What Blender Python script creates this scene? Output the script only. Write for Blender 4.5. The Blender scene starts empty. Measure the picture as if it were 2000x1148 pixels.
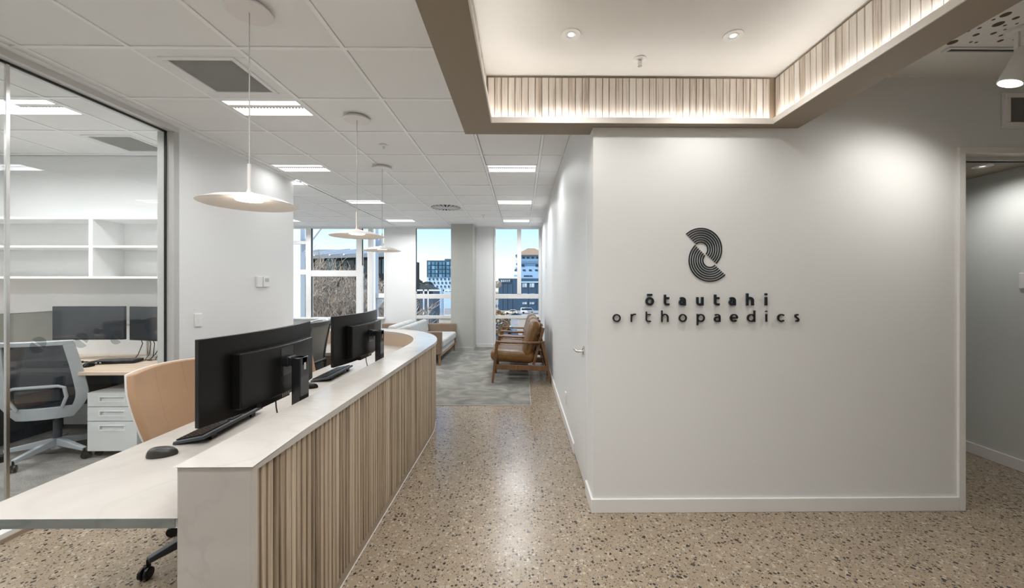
import bpy, math, random
from mathutils import Vector, Matrix
R = math.radians
random.seed(7)
S = bpy.context.scene
C = S.collection

# ------------------------------------------------------------------ camera, world, sun, exposure
cam = bpy.data.cameras.new('camera')
cam.sensor_width = 36.0
cam.lens = 36.0 * 756.63 / 2000.0
cam.shift_x = -0.01324
cam.shift_y = -0.0085
cam.clip_start = 0.05
cam.clip_end = 2000
camo = bpy.data.objects.new('camera', cam)
C.objects.link(camo)
camo.location = (0, 0, 1.4416)
camo.rotation_euler = (R(90), 0, -0.01)
S.camera = camo

S.view_settings.view_transform = 'Standard'
S.view_settings.look = 'None'
S.view_settings.exposure = 0.32
S.view_settings.gamma = 1.0
S.view_settings.use_curve_mapping = False

W = bpy.data.worlds.new('sky')
S.world = W
W.use_nodes = True
wn = W.node_tree
wn.nodes.clear()
wo = wn.nodes.new('ShaderNodeOutputWorld')
wb = wn.nodes.new('ShaderNodeBackground')
sky = wn.nodes.new('ShaderNodeTexSky')
sky.sky_type = 'NISHITA'
sky.sun_disc = False
sky.sun_elevation = R(38)
sky.sun_rotation = R(-100)
sky.air_density = 1.0
sky.dust_density = 0.15
sky.ozone_density = 3.0
wb.inputs['Strength'].default_value = 0.205
wn.links.new(sky.outputs[0], wb.inputs['Color'])
wn.links.new(wb.outputs[0], wo.inputs['Surface'])

sun = bpy.data.lights.new('sun', 'SUN')
sun.energy = 6.0
sun.angle = R(0.5)
sun.color = (1.0, 0.95, 0.87)
suno = bpy.data.objects.new('sun', sun)
C.objects.link(suno)
suno.rotation_euler = Vector((0.80, 0.33, -0.62)).to_track_quat('-Z', 'Y').to_euler()

LED = 3.0           # glow of the troffer diffusers
TROFFER_W = 12.0    # light of one troffer
STRIP = 16.0        # coffer strip

# ------------------------------------------------------------------ helpers
def tag(o, label=None, cat=None, group=None, kind=None):
    if label: o['label'] = label
    if cat: o['category'] = cat
    if group: o['group'] = group
    if kind: o['kind'] = kind
    return o

def thing(name, label, cat, loc=(0, 0, 0), rz=0.0, group=None):
    o = bpy.data.objects.new(name, None)
    C.objects.link(o)
    o.location = loc
    o.rotation_euler = (0, 0, rz)
    o.empty_display_size = 0.1
    return tag(o, label, cat, group)

def structure(name, loc=(0, 0, 0)):
    o = bpy.data.objects.new(name, None)
    C.objects.link(o)
    o.location = loc
    o['kind'] = 'structure'
    return o

class MB:
    """collects shapes, build() links them as one mesh object"""
    def __init__(s):
        s.v = []; s.f = []
    def add(s, vs, fs, M=None):
        b = len(s.v)
        if M is not None: vs = [tuple(M @ Vector(p)) for p in vs]
        s.v += [tuple(p) for p in vs]
        s.f += [tuple(b + i for i in f) for f in fs]
        return s
    def box(s, x0, x1, y0, y1, z0, z1, M=None):
        vs = [(x0,y0,z0),(x1,y0,z0),(x1,y1,z0),(x0,y1,z0),(x0,y0,z1),(x1,y0,z1),(x1,y1,z1),(x0,y1,z1)]
        return s.add(vs, [(3,2,1,0),(4,5,6,7),(0,1,5,4),(1,2,6,5),(2,3,7,6),(3,0,4,7)], M)
    def beam(s, a, b, w, h, up=(0, 0, 1), w2=None, h2=None):
        a = Vector(a); b = Vector(b); d = (b - a).normalized()
        u = Vector(up)
        x = d.cross(u)
        if x.length < 1e-4: x = d.cross(Vector((1, 0, 0)))
        x.normalize(); y = x.cross(d).normalized()
        w2 = w if w2 is None else w2; h2 = h if h2 is None else h2
        vs = []
        for p, ww, hh in ((a, w, h), (b, w2, h2)):
            for sx, sy in ((-1,-1),(1,-1),(1,1),(-1,1)):
                vs.append(p + x*sx*ww/2 + y*sy*hh/2)
        return s.add(vs, [(3,2,1,0),(4,5,6,7),(0,1,5,4),(1,2,6,5),(2,3,7,6),(3,0,4,7)])
    def tube(s, pts, r, n=8, cap=True):
        pts = [Vector(p) for p in pts]
        rs = r if isinstance(r, (list, tuple)) else [r]*len(pts)
        b = len(s.v); rings = len(pts)
        prev = None
        for i, p in enumerate(pts):
            d = (pts[min(i+1, rings-1)] - pts[max(i-1, 0)])
            if d.length < 1e-9: d = Vector((0,0,1))
            d.normalize()
            if prev is None:
                x = d.cross(Vector((0,0,1)))
                if x.length < 1e-3: x = d.cross(Vector((1,0,0)))
            else:
                x = prev - d*prev.dot(d)
            x.normalize(); prev = x; y = d.cross(x)
            for k in range(n):
                a = 2*math.pi*k/n
                s.v.append(tuple(p + (x*math.cos(a) + y*math.sin(a))*rs[i]))
        for i in range(rings-1):
            for k in range(n):
                k2 = (k+1) % n
                s.f.append((b+i*n+k, b+i*n+k2, b+(i+1)*n+k2, b+(i+1)*n+k))
        if cap:
            s.f.append(tuple(b+k for k in range(n))[::-1])
            s.f.append(tuple(b+(rings-1)*n+k for k in range(n)))
        return s
    def lathe(s, prof, n=32, M=None, cap=True):
        vs = []; fs = []
        m = len(prof)
        for (r, z) in prof:
            for k in range(n):
                a = 2*math.pi*k/n
                vs.append((r*math.cos(a), r*math.sin(a), z))
        for i in range(m-1):
            for k in range(n):
                k2 = (k+1) % n
                fs.append((i*n+k, i*n+k2, (i+1)*n+k2, (i+1)*n+k))
        if cap:
            if prof[0][0] > 1e-6: fs.append(tuple(range(n))[::-1])
            if prof[-1][0] > 1e-6: fs.append(tuple((m-1)*n+k for k in range(n)))
        return s.add(vs, fs, M)
    def prism(s, poly, h0, h1, axis='z', M=None):
        """poly: list of 2D points, extruded from h0 to h1 on axis"""
        n = len(poly)
        def P(p, h):
            if axis == 'z': return (p[0], p[1], h)
            if axis == 'y': return (p[0], h, p[1])
            return (h, p[0], p[1])
        vs = [P(p, h0) for p in poly] + [P(p, h1) for p in poly]
        fs = [tuple(range(n))[::-1], tuple(range(n, 2*n))]
        for i in range(n):
            j = (i+1) % n
            fs.append((i, j, n+j, n+i))
        return s.add(vs, fs, M)
    def strip(s, A, B, z0, z1):
        """solid between two plan paths of equal length"""
        n = len(A)
        vs = []
        for z in (z0, z1):
            vs += [(p[0], p[1], z) for p in A] + [(p[0], p[1], z) for p in B]
        fs = []
        a0, b0, a1, b1 = 0, n, 2*n, 3*n
        for i in range(n-1):
            fs.append((a1+i, a1+i+1, b1+i+1, b1+i)[::-1])
            fs.append((a0+i, a0+i+1, b0+i+1, b0+i))
            fs.append((a0+i, a1+i, a1+i+1, a0+i+1)[::-1])
            fs.append((b0+i, b1+i, b1+i+1, b0+i+1))
        fs.append((a0, b0, b1, a1)[::-1])
        fs.append((a0+n-1, a1+n-1, b1+n-1, b0+n-1)[::-1])
        return s.add(vs, fs)
    def slab(s, fn, nu, nv, thick):
        """sheet fn(u,v)->point with thickness along its own normal"""
        P = [[Vector(fn(i/nu, j/nv)) for j in range(nv+1)] for i in range(nu+1)]
        N = []
        for i in range(nu+1):
            row = []
            for j in range(nv+1):
                du = P[min(i+1,nu)][j] - P[max(i-1,0)][j]
                dv = P[i][min(j+1,nv)] - P[i][max(j-1,0)]
                row.append(du.cross(dv).normalized())
            N.append(row)
        b = len(s.v); w = nv+1; off = (nu+1)*w
        for sgn in (0.5, -0.5):
            for i in range(nu+1):
                for j in range(nv+1):
                    t = thick(i/nu, j/nv) if callable(thick) else thick
                    s.v.append(tuple(P[i][j] + N[i][j]*t*sgn))
        I = lambda i, j, k: b + k*off + i*w + j
        for i in range(nu):
            for j in range(nv):
                s.f.append((I(i,j,0), I(i+1,j,0), I(i+1,j+1,0), I(i,j+1,0)))
                s.f.append((I(i,j,1), I(i,j+1,1), I(i+1,j+1,1), I(i+1,j,1)))
        for i in range(nu):
            s.f.append((I(i,0,0), I(i,0,1), I(i+1,0,1), I(i+1,0,0)))
            s.f.append((I(i,nv,0), I(i+1,nv,0), I(i+1,nv,1), I(i,nv,1)))
        for j in range(nv):
            s.f.append((I(0,j,0), I(0,j+1,0), I(0,j+1,1), I(0,j,1)))
            s.f.append((I(nu,j,0), I(nu,j,1), I(nu,j+1,1), I(nu,j+1,0)))
        return s
    def mesh(s, name):
        me = bpy.data.meshes.new(name)
        me.from_pydata(s.v, [], s.f)
        me.update()
        return me
    def build(s, name, mat, parent=None, bevel=0, seg=2, smooth=True, loc=None):
        me = s.mesh(name)
        me.materials.append(mat)
        if smooth:
            me.shade_smooth()
            me.set_sharp_from_angle(angle=R(32))
        o = bpy.data.objects.new(name, me)
        C.objects.link(o)
        if parent is not None: o.parent = parent
        if loc is not None: o.location = loc
        if bevel:
            m = o.modifiers.new('bevel', 'BEVEL')
            m.width = bevel; m.segments = seg; m.limit_method = 'ANGLE'; m.angle_limit = R(40)
            m.harden_normals = False
        return o

def box(name, x0, x1, y0, y1, z0, z1, mat, parent=None, bevel=0, seg=2):
    return MB().box(x0,x1,y0,y1,z0,z1).build(name, mat, parent, bevel, seg, smooth=bool(bevel))

def kids(o): return [c for c in bpy.data.objects if c.parent == o]
def copy_tree(o, parent=None):
    c = o.copy()
    C.objects.link(c)
    c.parent = parent
    for ch in kids(o): copy_tree(ch, c)
    return c
def dup(o, loc, rz, label=None):
    c = copy_tree(o)
    c.location = loc; c.rotation_euler = (0, 0, rz)
    if label: c['label'] = label
    return c
def twin(o, parent, loc, rz=0.0):
    """another piece that shares the mesh of o"""
    c = o.copy(); C.objects.link(c); c.parent = parent; c.location = loc; c.rotation_euler = (0, 0, rz)
    return c
def arc(cx, cy, r, a0, a1, n=16):
    return [(cx + r*math.cos(R(a0+(a1-a0)*i/n)), cy + r*math.sin(R(a0+(a1-a0)*i/n))) for i in range(n+1)]

# ------------------------------------------------------------------ materials
def nm(name):
    m = bpy.data.materials.new(name); m.use_nodes = True
    nt = m.node_tree
    return m, nt, nt.nodes['Principled BSDF']
def node(nt, t, **kw):
    n = nt.nodes.new(t)
    for k, v in kw.items():
        if k in n.inputs: n.inputs[k].default_value = v
        else: setattr(n, k, v)
    return n
def ramp(nt, fac, stops, interp='LINEAR'):
    r = nt.nodes.new('ShaderNodeValToRGB')
    cr = r.color_ramp; cr.interpolation = interp
    while len(cr.elements) < len(stops): cr.elements.new(0.5)
    for e, (p, c) in zip(cr.elements, stops):
        e.position = p
        e.color = (c, c, c, 1) if isinstance(c, (int, float)) else (*c, 1)
    nt.links.new(fac, r.inputs[0])
    return r.outputs[0]
def coords(nt, scale=(1,1,1), rnd=0.0, kind='Object'):
    tc = nt.nodes.new('ShaderNodeTexCoord')
    mp = nt.nodes.new('ShaderNodeMapping')
    mp.inputs['Scale'].default_value = scale
    nt.links.new(tc.outputs[kind], mp.inputs['Vector'])
    if rnd:
        oi = nt.nodes.new('ShaderNodeObjectInfo')
        mu = node(nt, 'ShaderNodeMath', operation='MULTIPLY'); mu.inputs[1].default_value = rnd
        nt.links.new(oi.outputs['Random'], mu.inputs[0])
        nt.links.new(mu.outputs[0], mp.inputs['Location'])
    return mp.outputs[0]
def mix(nt, fac, a, b, mode='MIX'):
    m = nt.nodes.new('ShaderNodeMix'); m.data_type = 'RGBA'; m.blend_type = mode
    for sock, val in ((m.inputs[0], fac), (m.inputs[6], a), (m.inputs[7], b)):
        if isinstance(val, bpy.types.NodeSocket): nt.links.new(val, sock)
        elif isinstance(val, (int, float)): sock.default_value = val
        else: sock.default_value = (*val, 1)
    return m.outputs[2]
def bump(nt, bsdf, h, strength=0.1, dist=0.01):
    b = nt.nodes.new('ShaderNodeBump')
    b.inputs['Strength'].default_value = strength; b.inputs['Distance'].default_value = dist
    nt.links.new(h, b.inputs['Height']); nt.links.new(b.outputs[0], bsdf.inputs['Normal'])

def paint(name, col, rough=0.55, var=0.03, scale=3.0, bmp=0.03, bscale=250.0, metal=0.0, spec=0.5):
    m, nt, b = nm(name)
    v = coords(nt)
    n = node(nt, 'ShaderNodeTexNoise', Scale=scale, Detail=4.0)
    nt.links.new(v, n.inputs['Vector'])
    lo = tuple(c*(1-var) for c in col); hi = tuple(min(1, c*(1+var)) for c in col)
    nt.links.new(ramp(nt, n.outputs[0], [(0.3, lo), (0.7, hi)]), b.inputs['Base Color'])
    b.inputs['Roughness'].default_value = rough
    b.inputs['Metallic'].default_value = metal
    b.inputs['Specular IOR Level'].default_value = spec
    if bmp:
        n2 = node(nt, 'ShaderNodeTexNoise', Scale=bscale, Detail=2.0)
        nt.links.new(v, n2.inputs['Vector'])
        bump(nt, b, n2.outputs[0], bmp, 0.002)
    return m

def wood(name, dark, mid, light, rough=0.5, sx=60.0, sz=1.6, rnd=37.0, spread=0.35, axis='z'):
    """grain runs along the axis given; every piece differs by its object's random number"""
    m, nt, b = nm(name)
    sc = {'z': (sx, sx, sz), 'y': (sx, sz, sx), 'x': (sz, sx, sx)}[axis]
    v = coords(nt, sc, rnd)
    n = node(nt, 'ShaderNodeTexNoise', Scale=1.0, Detail=6.0, Roughness=0.65, Distortion=0.6)
    nt.links.new(v, n.inputs['Vector'])
    oi = nt.nodes.new('ShaderNodeObjectInfo')
    a = node(nt, 'ShaderNodeMath', operation='MULTIPLY_ADD')
    a.inputs[1].default_value = spread; a.inputs[2].default_value = -spread/2
    nt.links.new(oi.outputs['Random'], a.inputs[0])
    ad = node(nt, 'ShaderNodeMath', operation='ADD')
    nt.links.new(n.outputs[0], ad.inputs[0]); nt.links.new(a.outputs[0], ad.inputs[1])
    nt.links.new(ramp(nt, ad.outputs[0], [(0.26, dark), (0.47, mid), (0.68, light)]), b.inputs['Base Color'])
    b.inputs['Roughness'].default_value = rough
    bump(nt, b, n.outputs[0], 0.15, 0.002)
    return m

def fabric(name, c0, c1, scale=700.0, rough=0.9, sheen=0.2):
    m, nt, b = nm(name)
    v = coords(nt)
    n = node(nt, 'ShaderNodeTexNoise', Scale=scale, Detail=2.0)
    n2 = node(nt, 'ShaderNodeTexNoise', Scale=9.0, Detail=3.0)
    nt.links.new(v, n.inputs['Vector']); nt.links.new(v, n2.inputs['Vector'])
    f = mix(nt, 0.35, n.outputs[0], n2.outputs[0])
    nt.links.new(ramp(nt, f, [(0.35, c0), (0.65, c1)]), b.inputs['Base Color'])
    b.inputs['Roughness'].default_value = rough
    b.inputs['Sheen Weight'].default_value = sheen
    bump(nt, b, n.outputs[0], 0.25, 0.001)
    return m

def emit(name, col, strength):
    m = bpy.data.materials.new(name); m.use_nodes = True
    nt = m.node_tree; nt.nodes.clear()
    o = nt.nodes.new('ShaderNodeOutputMaterial'); e = nt.nodes.new('ShaderNodeEmission')
    e.inputs[0].default_value = (*col, 1); e.inputs[1].default_value = strength
    nt.links.new(e.outputs[0], o.inputs[0])
    return m

def glass(name, tint=(0.95, 0.97, 0.96), ior=1.45, gain=1.0, body=0.0, bodycol=(0.5,0.6,0.58)):
    """thin pane: clear, with a fresnel mirror on it"""
    m = bpy.data.materials.new(name); m.use_nodes = True
    nt = m.node_tree; nt.nodes.clear()
    o = nt.nodes.new('ShaderNodeOutputMaterial')
    t = nt.nodes.new('ShaderNodeBsdfTransparent'); t.inputs[0].default_value = (*tint, 1)
    g = nt.nodes.new('ShaderNodeBsdfGlossy'); g.inputs['Roughness'].default_value = 0.0
    g.inputs[0].default_value = (0.95, 0.97, 1.0, 1)
    # Schlick: reflectance f0 head-on, rising towards grazing; the same from either face of the pane
    f0 = ((ior-1)/(ior+1))**2
    lw = nt.nodes.new('ShaderNodeLayerWeight')
    pw = node(nt, 'ShaderNodeMath', operation='POWER'); pw.inputs[1].default_value = 5.0
    nt.links.new(lw.outputs['Facing'], pw.inputs[0])
    mu = node(nt, 'ShaderNodeMath', operation='MULTIPLY_ADD', use_clamp=True)
    mu.inputs[1].default_value = (1-f0)*gain; mu.inputs[2].default_value = f0*gain
    nt.links.new(pw.outputs[0], mu.inputs[0])
    mx = nt.nodes.new('ShaderNodeMixShader')
    nt.links.new(mu.outputs[0], mx.inputs[0])
    if body > 0:
        d = nt.nodes.new('ShaderNodeBsdfDiffuse'); d.inputs[0].default_value = (*bodycol, 1)
        m2 = nt.nodes.new('ShaderNodeMixShader'); m2.inputs[0].default_value = body
        nt.links.new(t.outputs[0], m2.inputs[1]); nt.links.new(d.outputs[0], m2.inputs[2])
        nt.links.new(m2.outputs[0], mx.inputs[1])
    else:
        nt.links.new(t.outputs[0], mx.inputs[1])
    nt.links.new(g.outputs[0], mx.inputs[2])
    nt.links.new(mx.outputs[0], o.inputs[0])
    return m

def terrazzo():
    m, nt, b = nm('terrazzo_floor')
    v = coords(nt)
    warp = node(nt, 'ShaderNodeTexNoise', Scale=70.0, Detail=2.0)
    nt.links.new(v, warp.inputs['Vector'])
    vm = nt.nodes.new('ShaderNodeVectorMath'); vm.operation = 'MULTIPLY_ADD'
    vm.inputs[1].default_value = (0.012, 0.012, 0.0)
    nt.links.new(warp.outputs['Color'], vm.inputs[0]); nt.links.new(v, vm.inputs[2])
    base = node(nt, 'ShaderNodeTexNoise', Scale=6.0, Detail=6.0, Roughness=0.7)
    nt.links.new(v, base.inputs['Vector'])
    col = ramp(nt, base.outputs[0], [(0.25, (0.285, 0.222, 0.155)), (0.75, (0.37, 0.296, 0.215))])
    def chips(scale, thr, keep, color, metric='EUCLIDEAN'):
        nonlocal col
        vo = node(nt, 'ShaderNodeTexVoronoi', Scale=scale); vo.voronoi_dimensions = '2D'; vo.distance = metric
        nt.links.new(vm.outputs[0], vo.inputs['Vector'])
        sep = nt.nodes.new('ShaderNodeSeparateColor'); nt.links.new(vo.outputs['Color'], sep.inputs[0])
        # radius of the chip differs from cell to cell
        rad = node(nt, 'ShaderNodeMath', operation='MULTIPLY_ADD'); rad.inputs[1].default_value = thr; rad.inputs[2].default_value = 0.10
        nt.links.new(sep.outputs[1], rad.inputs[0])
        d = node(nt, 'ShaderNodeMath', operation='LESS_THAN')
        nt.links.new(vo.outputs['Distance'], d.inputs[0]); nt.links.new(rad.outputs[0], d.inputs[1])
        k = node(nt, 'ShaderNodeMath', operation='LESS_THAN'); k.inputs[1].default_value = keep
        nt.links.new(sep.outputs[0], k.inputs[0])
        a = node(nt, 'ShaderNodeMath', operation='MULTIPLY')
        nt.links.new(d.outputs[0], a.inputs[0]); nt.links.new(k.outputs[0], a.inputs[1])
        cc = ramp(nt, sep.outputs[2], color, 'CONSTANT')
        col = mix(nt, a.outputs[0], col, cc)
    chips(60.0, 0.5, 0.45, [(0.0, (0.43, 0.36, 0.275)), (0.4, (0.29, 0.225, 0.16)), (0.75, (0.47, 0.405, 0.32))])
    chips(105.0, 0.42, 0.36, [(0.0, (0.045, 0.036, 0.03)), (0.5, (0.10, 0.08, 0.06)), (0.8, (0.18, 0.14, 0.10))], 'MANHATTAN')
    chips(48.0, 0.40, 0.25, [(0.0, (0.020, 0.016, 0.013)), (0.55, (0.055, 0.044, 0.035))], 'MANHATTAN')
    chips(27.0, 0.28, 0.06, [(0.0, (0.03, 0.025, 0.02)), (0.6, (0.065, 0.056, 0.047))], 'MANHATTAN')
    nt.links.new(col, b.inputs['Base Color'])
    rg = ramp(nt, base.outputs[0], [(0.3, 0.20), (0.7, 0.26)])
    nt.links.new(rg, b.inputs['Roughness'])
    b.inputs['Specular IOR Level'].default_value = 0.55
    return m

def carpet(name, c0, c1, c2, sx=0.9, sy=2.2):
    m, nt, b = nm(name)
    v = coords(nt, (sx, sy, 1))
    v2 = coords(nt)
    n = node(nt, 'ShaderNodeTexNoise', Scale=2.3, Detail=3.0, Roughness=0.55, Distortion=1.2)
    nt.links.new(v, n.inputs['Vector'])
    g = node(nt, 'ShaderNodeTexNoise', Scale=190.0, Detail=2.0)
    nt.links.new(v2, g.inputs['Vector'])
    tone = ramp(nt, n.outputs[0], [(0.32, c0), (0.5, c1), (0.66, c2)])
    gr = ramp(nt, g.outputs[0], [(0.3, 0.62), (0.7, 1.28)])
    nt.links.new(mix(nt, 1.0, tone, gr, 'MULTIPLY'), b.inputs['Base Color'])
    b.inputs['Roughness'].default_value = 0.95
    b.inputs['Specular IOR Level'].default_value = 0.1
    bump(nt, b, g.outputs[0], 0.5, 0.004)
    return m

def stone(name, c0, c1, vein, rough=0.25):
    m, nt, b = nm(name)
    v = coords(nt)
    n = node(nt, 'ShaderNodeTexNoise', Scale=2.2, Detail=5.0, Distortion=1.6)
    nt.links.new(v, n.inputs['Vector'])
    col = ramp(nt, n.outputs[0], [(0.3, c0), (0.7, c1)])
    wv = node(nt, 'ShaderNodeTexNoise', Scale=1.5, Detail=3.0, Distortion=2.4)
    nt.links.new(v, wv.inputs['Vector'])
    k = ramp(nt, wv.outputs[0], [(0.47, 0.0), (0.495, 0.55), (0.505, 0.55), (0.53, 0.0)])
    nt.links.new(mix(nt, k, col, vein), b.inputs['Base Color'])
    b.inputs['Roughness'].default_value = rough
    return m

M = {}
M['wall'] = paint('white_wall_paint', (0.795, 0.80, 0.795), 0.5, 0.01, 1.5, 0.02)
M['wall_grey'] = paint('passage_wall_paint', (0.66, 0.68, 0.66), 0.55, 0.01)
M['trimw'] = paint('white_trim_paint', (0.82, 0.81, 0.79), 0.35, 0.01)
M['trimg'] = paint('pale_grey_trim', (0.62, 0.61, 0.585), 0.35, 0.02)
M['pillar'] = paint('grey_pillar_paint', (0.43, 0.43, 0.40), 0.5, 0.02)
M['tile'] = paint('ceiling_tile', (0.86, 0.855, 0.84), 0.8, 0.012, 2.0, 0.05, 400)
M['tbar'] = paint('ceiling_grid', (0.93, 0.925, 0.915), 0.4, 0.01)
M['plaster'] = paint('plaster_ceiling', (0.80, 0.785, 0.755), 0.7, 0.01)
M['shade_taupe'] = paint('shade_taupe_soffit', (0.335, 0.28, 0.215), 0.55, 0.02)  # low light and warm bounce put into the soffit's brown
M['lip'] = paint('strip_channel', (0.86, 0.82, 0.77), 0.4, 0.01)
M['alu'] = paint('grey_aluminium', (0.50, 0.49, 0.47), 0.4, 0.02, 4, 0.0, metal=0.0)
M['gasket'] = paint('black_gasket', (0.008, 0.008, 0.008), 0.5, 0.05)
M['black'] = paint('black_plastic', (0.006, 0.0058, 0.0055), 0.33, 0.1, 30, 0.06, 900, spec=0.3)
M['blackg'] = paint('glossy_black_plastic', (0.012, 0.012, 0.014), 0.16, 0.05, 30, 0)
M['screen'] = paint('dark_screen', (0.010, 0.013, 0.018), 0.09, 0.05, 2, 0)
M['charcoal'] = paint('charcoal_metal', (0.055, 0.062, 0.072), 0.4, 0.05, 10, 0.02)
M['mousegrey'] = paint('dark_brown_grey_plastic', (0.028, 0.025, 0.022), 0.4, 0.05, 10, 0.02)
M['chrome'] = paint('satin_chrome', (0.72, 0.71, 0.69), 0.22, 0.03, 10, 0, metal=1.0)
M['slat'] = wood('limed_oak_slat', (0.19, 0.14, 0.095), (0.44, 0.345, 0.245), (0.61, 0.505, 0.385), 0.55, 70, 1.3, 91.0, 0.24)
M['cslat'] = wood('whitewashed_pine_slat', (0.42, 0.345, 0.275), (0.74, 0.665, 0.59), (0.85, 0.80, 0.74), 0.6, 60, 2.0, 53.0, 0.26)
M['backing'] = paint('dark_slat_backing', (0.10, 0.075, 0.05), 0.8, 0.1)
M['plinth'] = paint('brown_plinth', (0.36, 0.28, 0.205), 0.5, 0.04)
M['counter'] = stone('pale_solid_surface', (0.53, 0.50, 0.46), (0.59, 0.565, 0.53), (0.505, 0.48, 0.445), 0.22)
M['endstone'] = stone('white_veined_surface', (0.66, 0.655, 0.63), (0.74, 0.735, 0.71), (0.63, 0.63, 0.61), 0.3)
M['worktop'] = stone('pale_desk_laminate', (0.47, 0.435, 0.395), (0.53, 0.495, 0.455), (0.45, 0.415, 0.375), 0.35)
M['concrete'] = stone('grey_concrete_edge', (0.20, 0.225, 0.21), (0.28, 0.305, 0.285), (0.17, 0.19, 0.175), 0.6)
M['upstand'] = paint('beige_laminate', (0.56, 0.43, 0.31), 0.5, 0.04)
M['oak'] = wood('pale_oak_desk', (0.50, 0.36, 0.25), (0.62, 0.48, 0.36), (0.70, 0.57, 0.45), 0.45, 25, 1.2, 5.0, 0.1, 'x')
M['walnut'] = wood('brown_timber', (0.075, 0.032, 0.012), (0.165, 0.078, 0.030), (0.25, 0.13, 0.055), 0.4, 50, 4.0, 3.0, 0.1)
M['oakleg'] = wood('tan_timber_leg', (0.20, 0.105, 0.05), (0.30, 0.17, 0.08), (0.38, 0.22, 0.11), 0.45, 50, 4.0, 3.0, 0.1)
M['leather'] = paint('cognac_leather', (0.165, 0.078, 0.019), 0.33, 0.25, 14, 0.12, 300)
M['tan'] = paint('tan_vinyl', (0.475, 0.30, 0.18), 0.42, 0.05, 6, 0.05, 500)
M['sofagrey'] = fabric('light_grey_upholstery', (0.38, 0.39, 0.385), (0.52, 0.53, 0.52))
M['sofatan'] = fabric('brown_wool_upholstery', (0.17, 0.12, 0.08), (0.25, 0.18, 0.125))
M['shellw'] = paint('white_chair_shell', (0.74, 0.72, 0.69), 0.4, 0.02)
M['seatblk'] = fabric('black_seat_fabric', (0.010, 0.011, 0.014), (0.03, 0.032, 0.038))
M['chairgrey'] = paint('grey_chair_frame', (0.42, 0.45, 0.47), 0.4, 0.03)
M['tubgrey'] = fabric('mid_grey_upholstery', (0.20, 0.21, 0.21), (0.30, 0.31, 0.31))
M['white'] = paint('white_enamel', (0.82, 0.815, 0.80), 0.35, 0.01, 8, 0)
M['cabinet'] = paint('pale_grey_steel', (0.70, 0.715, 0.70), 0.45, 0.01, 6, 0.02)
M['screenfab'] = fabric('grey_green_screen_fabric', (0.22, 0.225, 0.20), (0.29, 0.295, 0.27))
M['grille'] = paint('pierced_grille', (0.5, 0.49, 0.47), 0.5, 0.02)
M['hole'] = paint('dark_opening', (0.03, 0.028, 0.026), 0.8, 0.1)
M['ink'] = paint('navy_sign_face', (0.013, 0.021, 0.028), 0.4, 0.05)
M['signblk'] = paint('black_sign_face', (0.010, 0.010, 0.010), 0.4, 0.05)
M['pendant'] = paint('pendant_enamel', (0.78, 0.745, 0.71), 0.35, 0.01)
M['led'] = emit('troffer_led', (1.0, 1.0, 0.99), LED)
M['strip'] = emit('coffer_led_strip', (1.0, 0.985, 0.955), STRIP)
M['pled'] = emit('pendant_led', (1.0, 0.85, 0.68), 16.0)
M['dlens'] = emit('downlight_lens', (1, .95, .88), 1.1)
M['spotled'] = emit('spot_lens', (1.0, 0.90, 0.78), 14.0)
M['floor'] = terrazzo()
M['carpet'] = carpet('mottled_carpet', (0.185, 0.187, 0.172), (0.25, 0.245, 0.222), (0.345, 0.325, 0.28), 1.3, 1.5)
M['carpet_office'] = carpet('grey_loop_carpet', (0.18, 0.175, 0.165), (0.24, 0.23, 0.215), (0.29, 0.275, 0.25))
M['wglass'] = glass('window_glass', (0.97, 0.985, 0.99), 1.40, 0.25)
M['pglass'] = glass('partition_glass', (0.98, 0.99, 0.985), 1.5, 1.2)
M['frost'] = glass('frosted_mark', (0.80, 0.81, 0.82), 1.3, 0.3, 0.04, (0.3, 0.31, 0.32))
M['meshback'] = glass('dark_chair_mesh', (0.42, 0.45, 0.49), 1.2, 0.3, 0.55, (0.06, 0.07, 0.085))
M['meshgrey'] = glass('grey_chair_mesh', (0.5, 0.5, 0.48), 1.2, 0.3, 0.75, (0.26, 0.26, 0.245))

# ------------------------------------------------------------------ key dimensions (metres)
CZ = 2.7803            # tile ceiling
GX, GY, GP = 0.189, 2.2054, 0.6   # ceiling grid origin and pitch
WX = 0.455             # wall beside the passage to the lounge
WY = 2.46              # sign wall
LX = -2.90             # left partition
YW = 9.0               # window wall

# ------------------------------------------------------------------ floors
def st(o): o['kind'] = 'structure'; return o
st(box('floor', -6.4, 4.8, -2.4, 9.2, -0.12, 0.0, M['floor']))
fl = st(box('floor_lounge', -6.2, 0.111, 4.655, YW, 0.0, 0.006, M['carpet']))
box('edge_strip', -6.2, 0.115, 4.648, 4.656, 0.0, 0.007, M['alu'], fl)
box('edge_strip', 0.110, 0.116, 4.656, YW, 0.0, 0.007, M['alu'], fl)
st(box('floor_office', -6.0, -3.0, 0.3, 4.05, 0.0, 0.006, M['carpet_office']))

# ------------------------------------------------------------------ walls
wf = MB().box(WX, 2.80, WY, WY+.12, 0, CZ).box(2.80, 4.7, WY, WY+.12, 2.315, CZ).box(3.90, 4.7, WY, WY+.12, 0, 2.315)
st(wf.build('wall_front', M['wall'], smooth=False))
st(box('wall_passage', WX, WX+.10, WY+.12, YW+.1, 0, CZ, M['wall']))
st(box('wall_left', LX-.14, LX, 3.31, 4.95, 0, CZ, M['wall']))
st(MB().box(-6.2, LX-.14, 4.05, 4.17, 0, CZ).box(-6.2, LX-.14, 4.83, 4.95, 0, CZ).build('wall_office', M['wall'], smooth=False))
st(MB().box(-6.32, -6.2, 0.2, YW+.1, 0, CZ).box(-6.2, LX-.14, 0.2, 0.3, 0, CZ).build('wall_far_left', M['wall'], smooth=False))
st(box('wall_near_left', LX-.14, LX, -2.2, 0.3, 0, CZ, M['wall']))
st(box('wall_rear', LX-.14, 4.7, -2.32, -2.2, 0, CZ, M['wall']))
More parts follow.
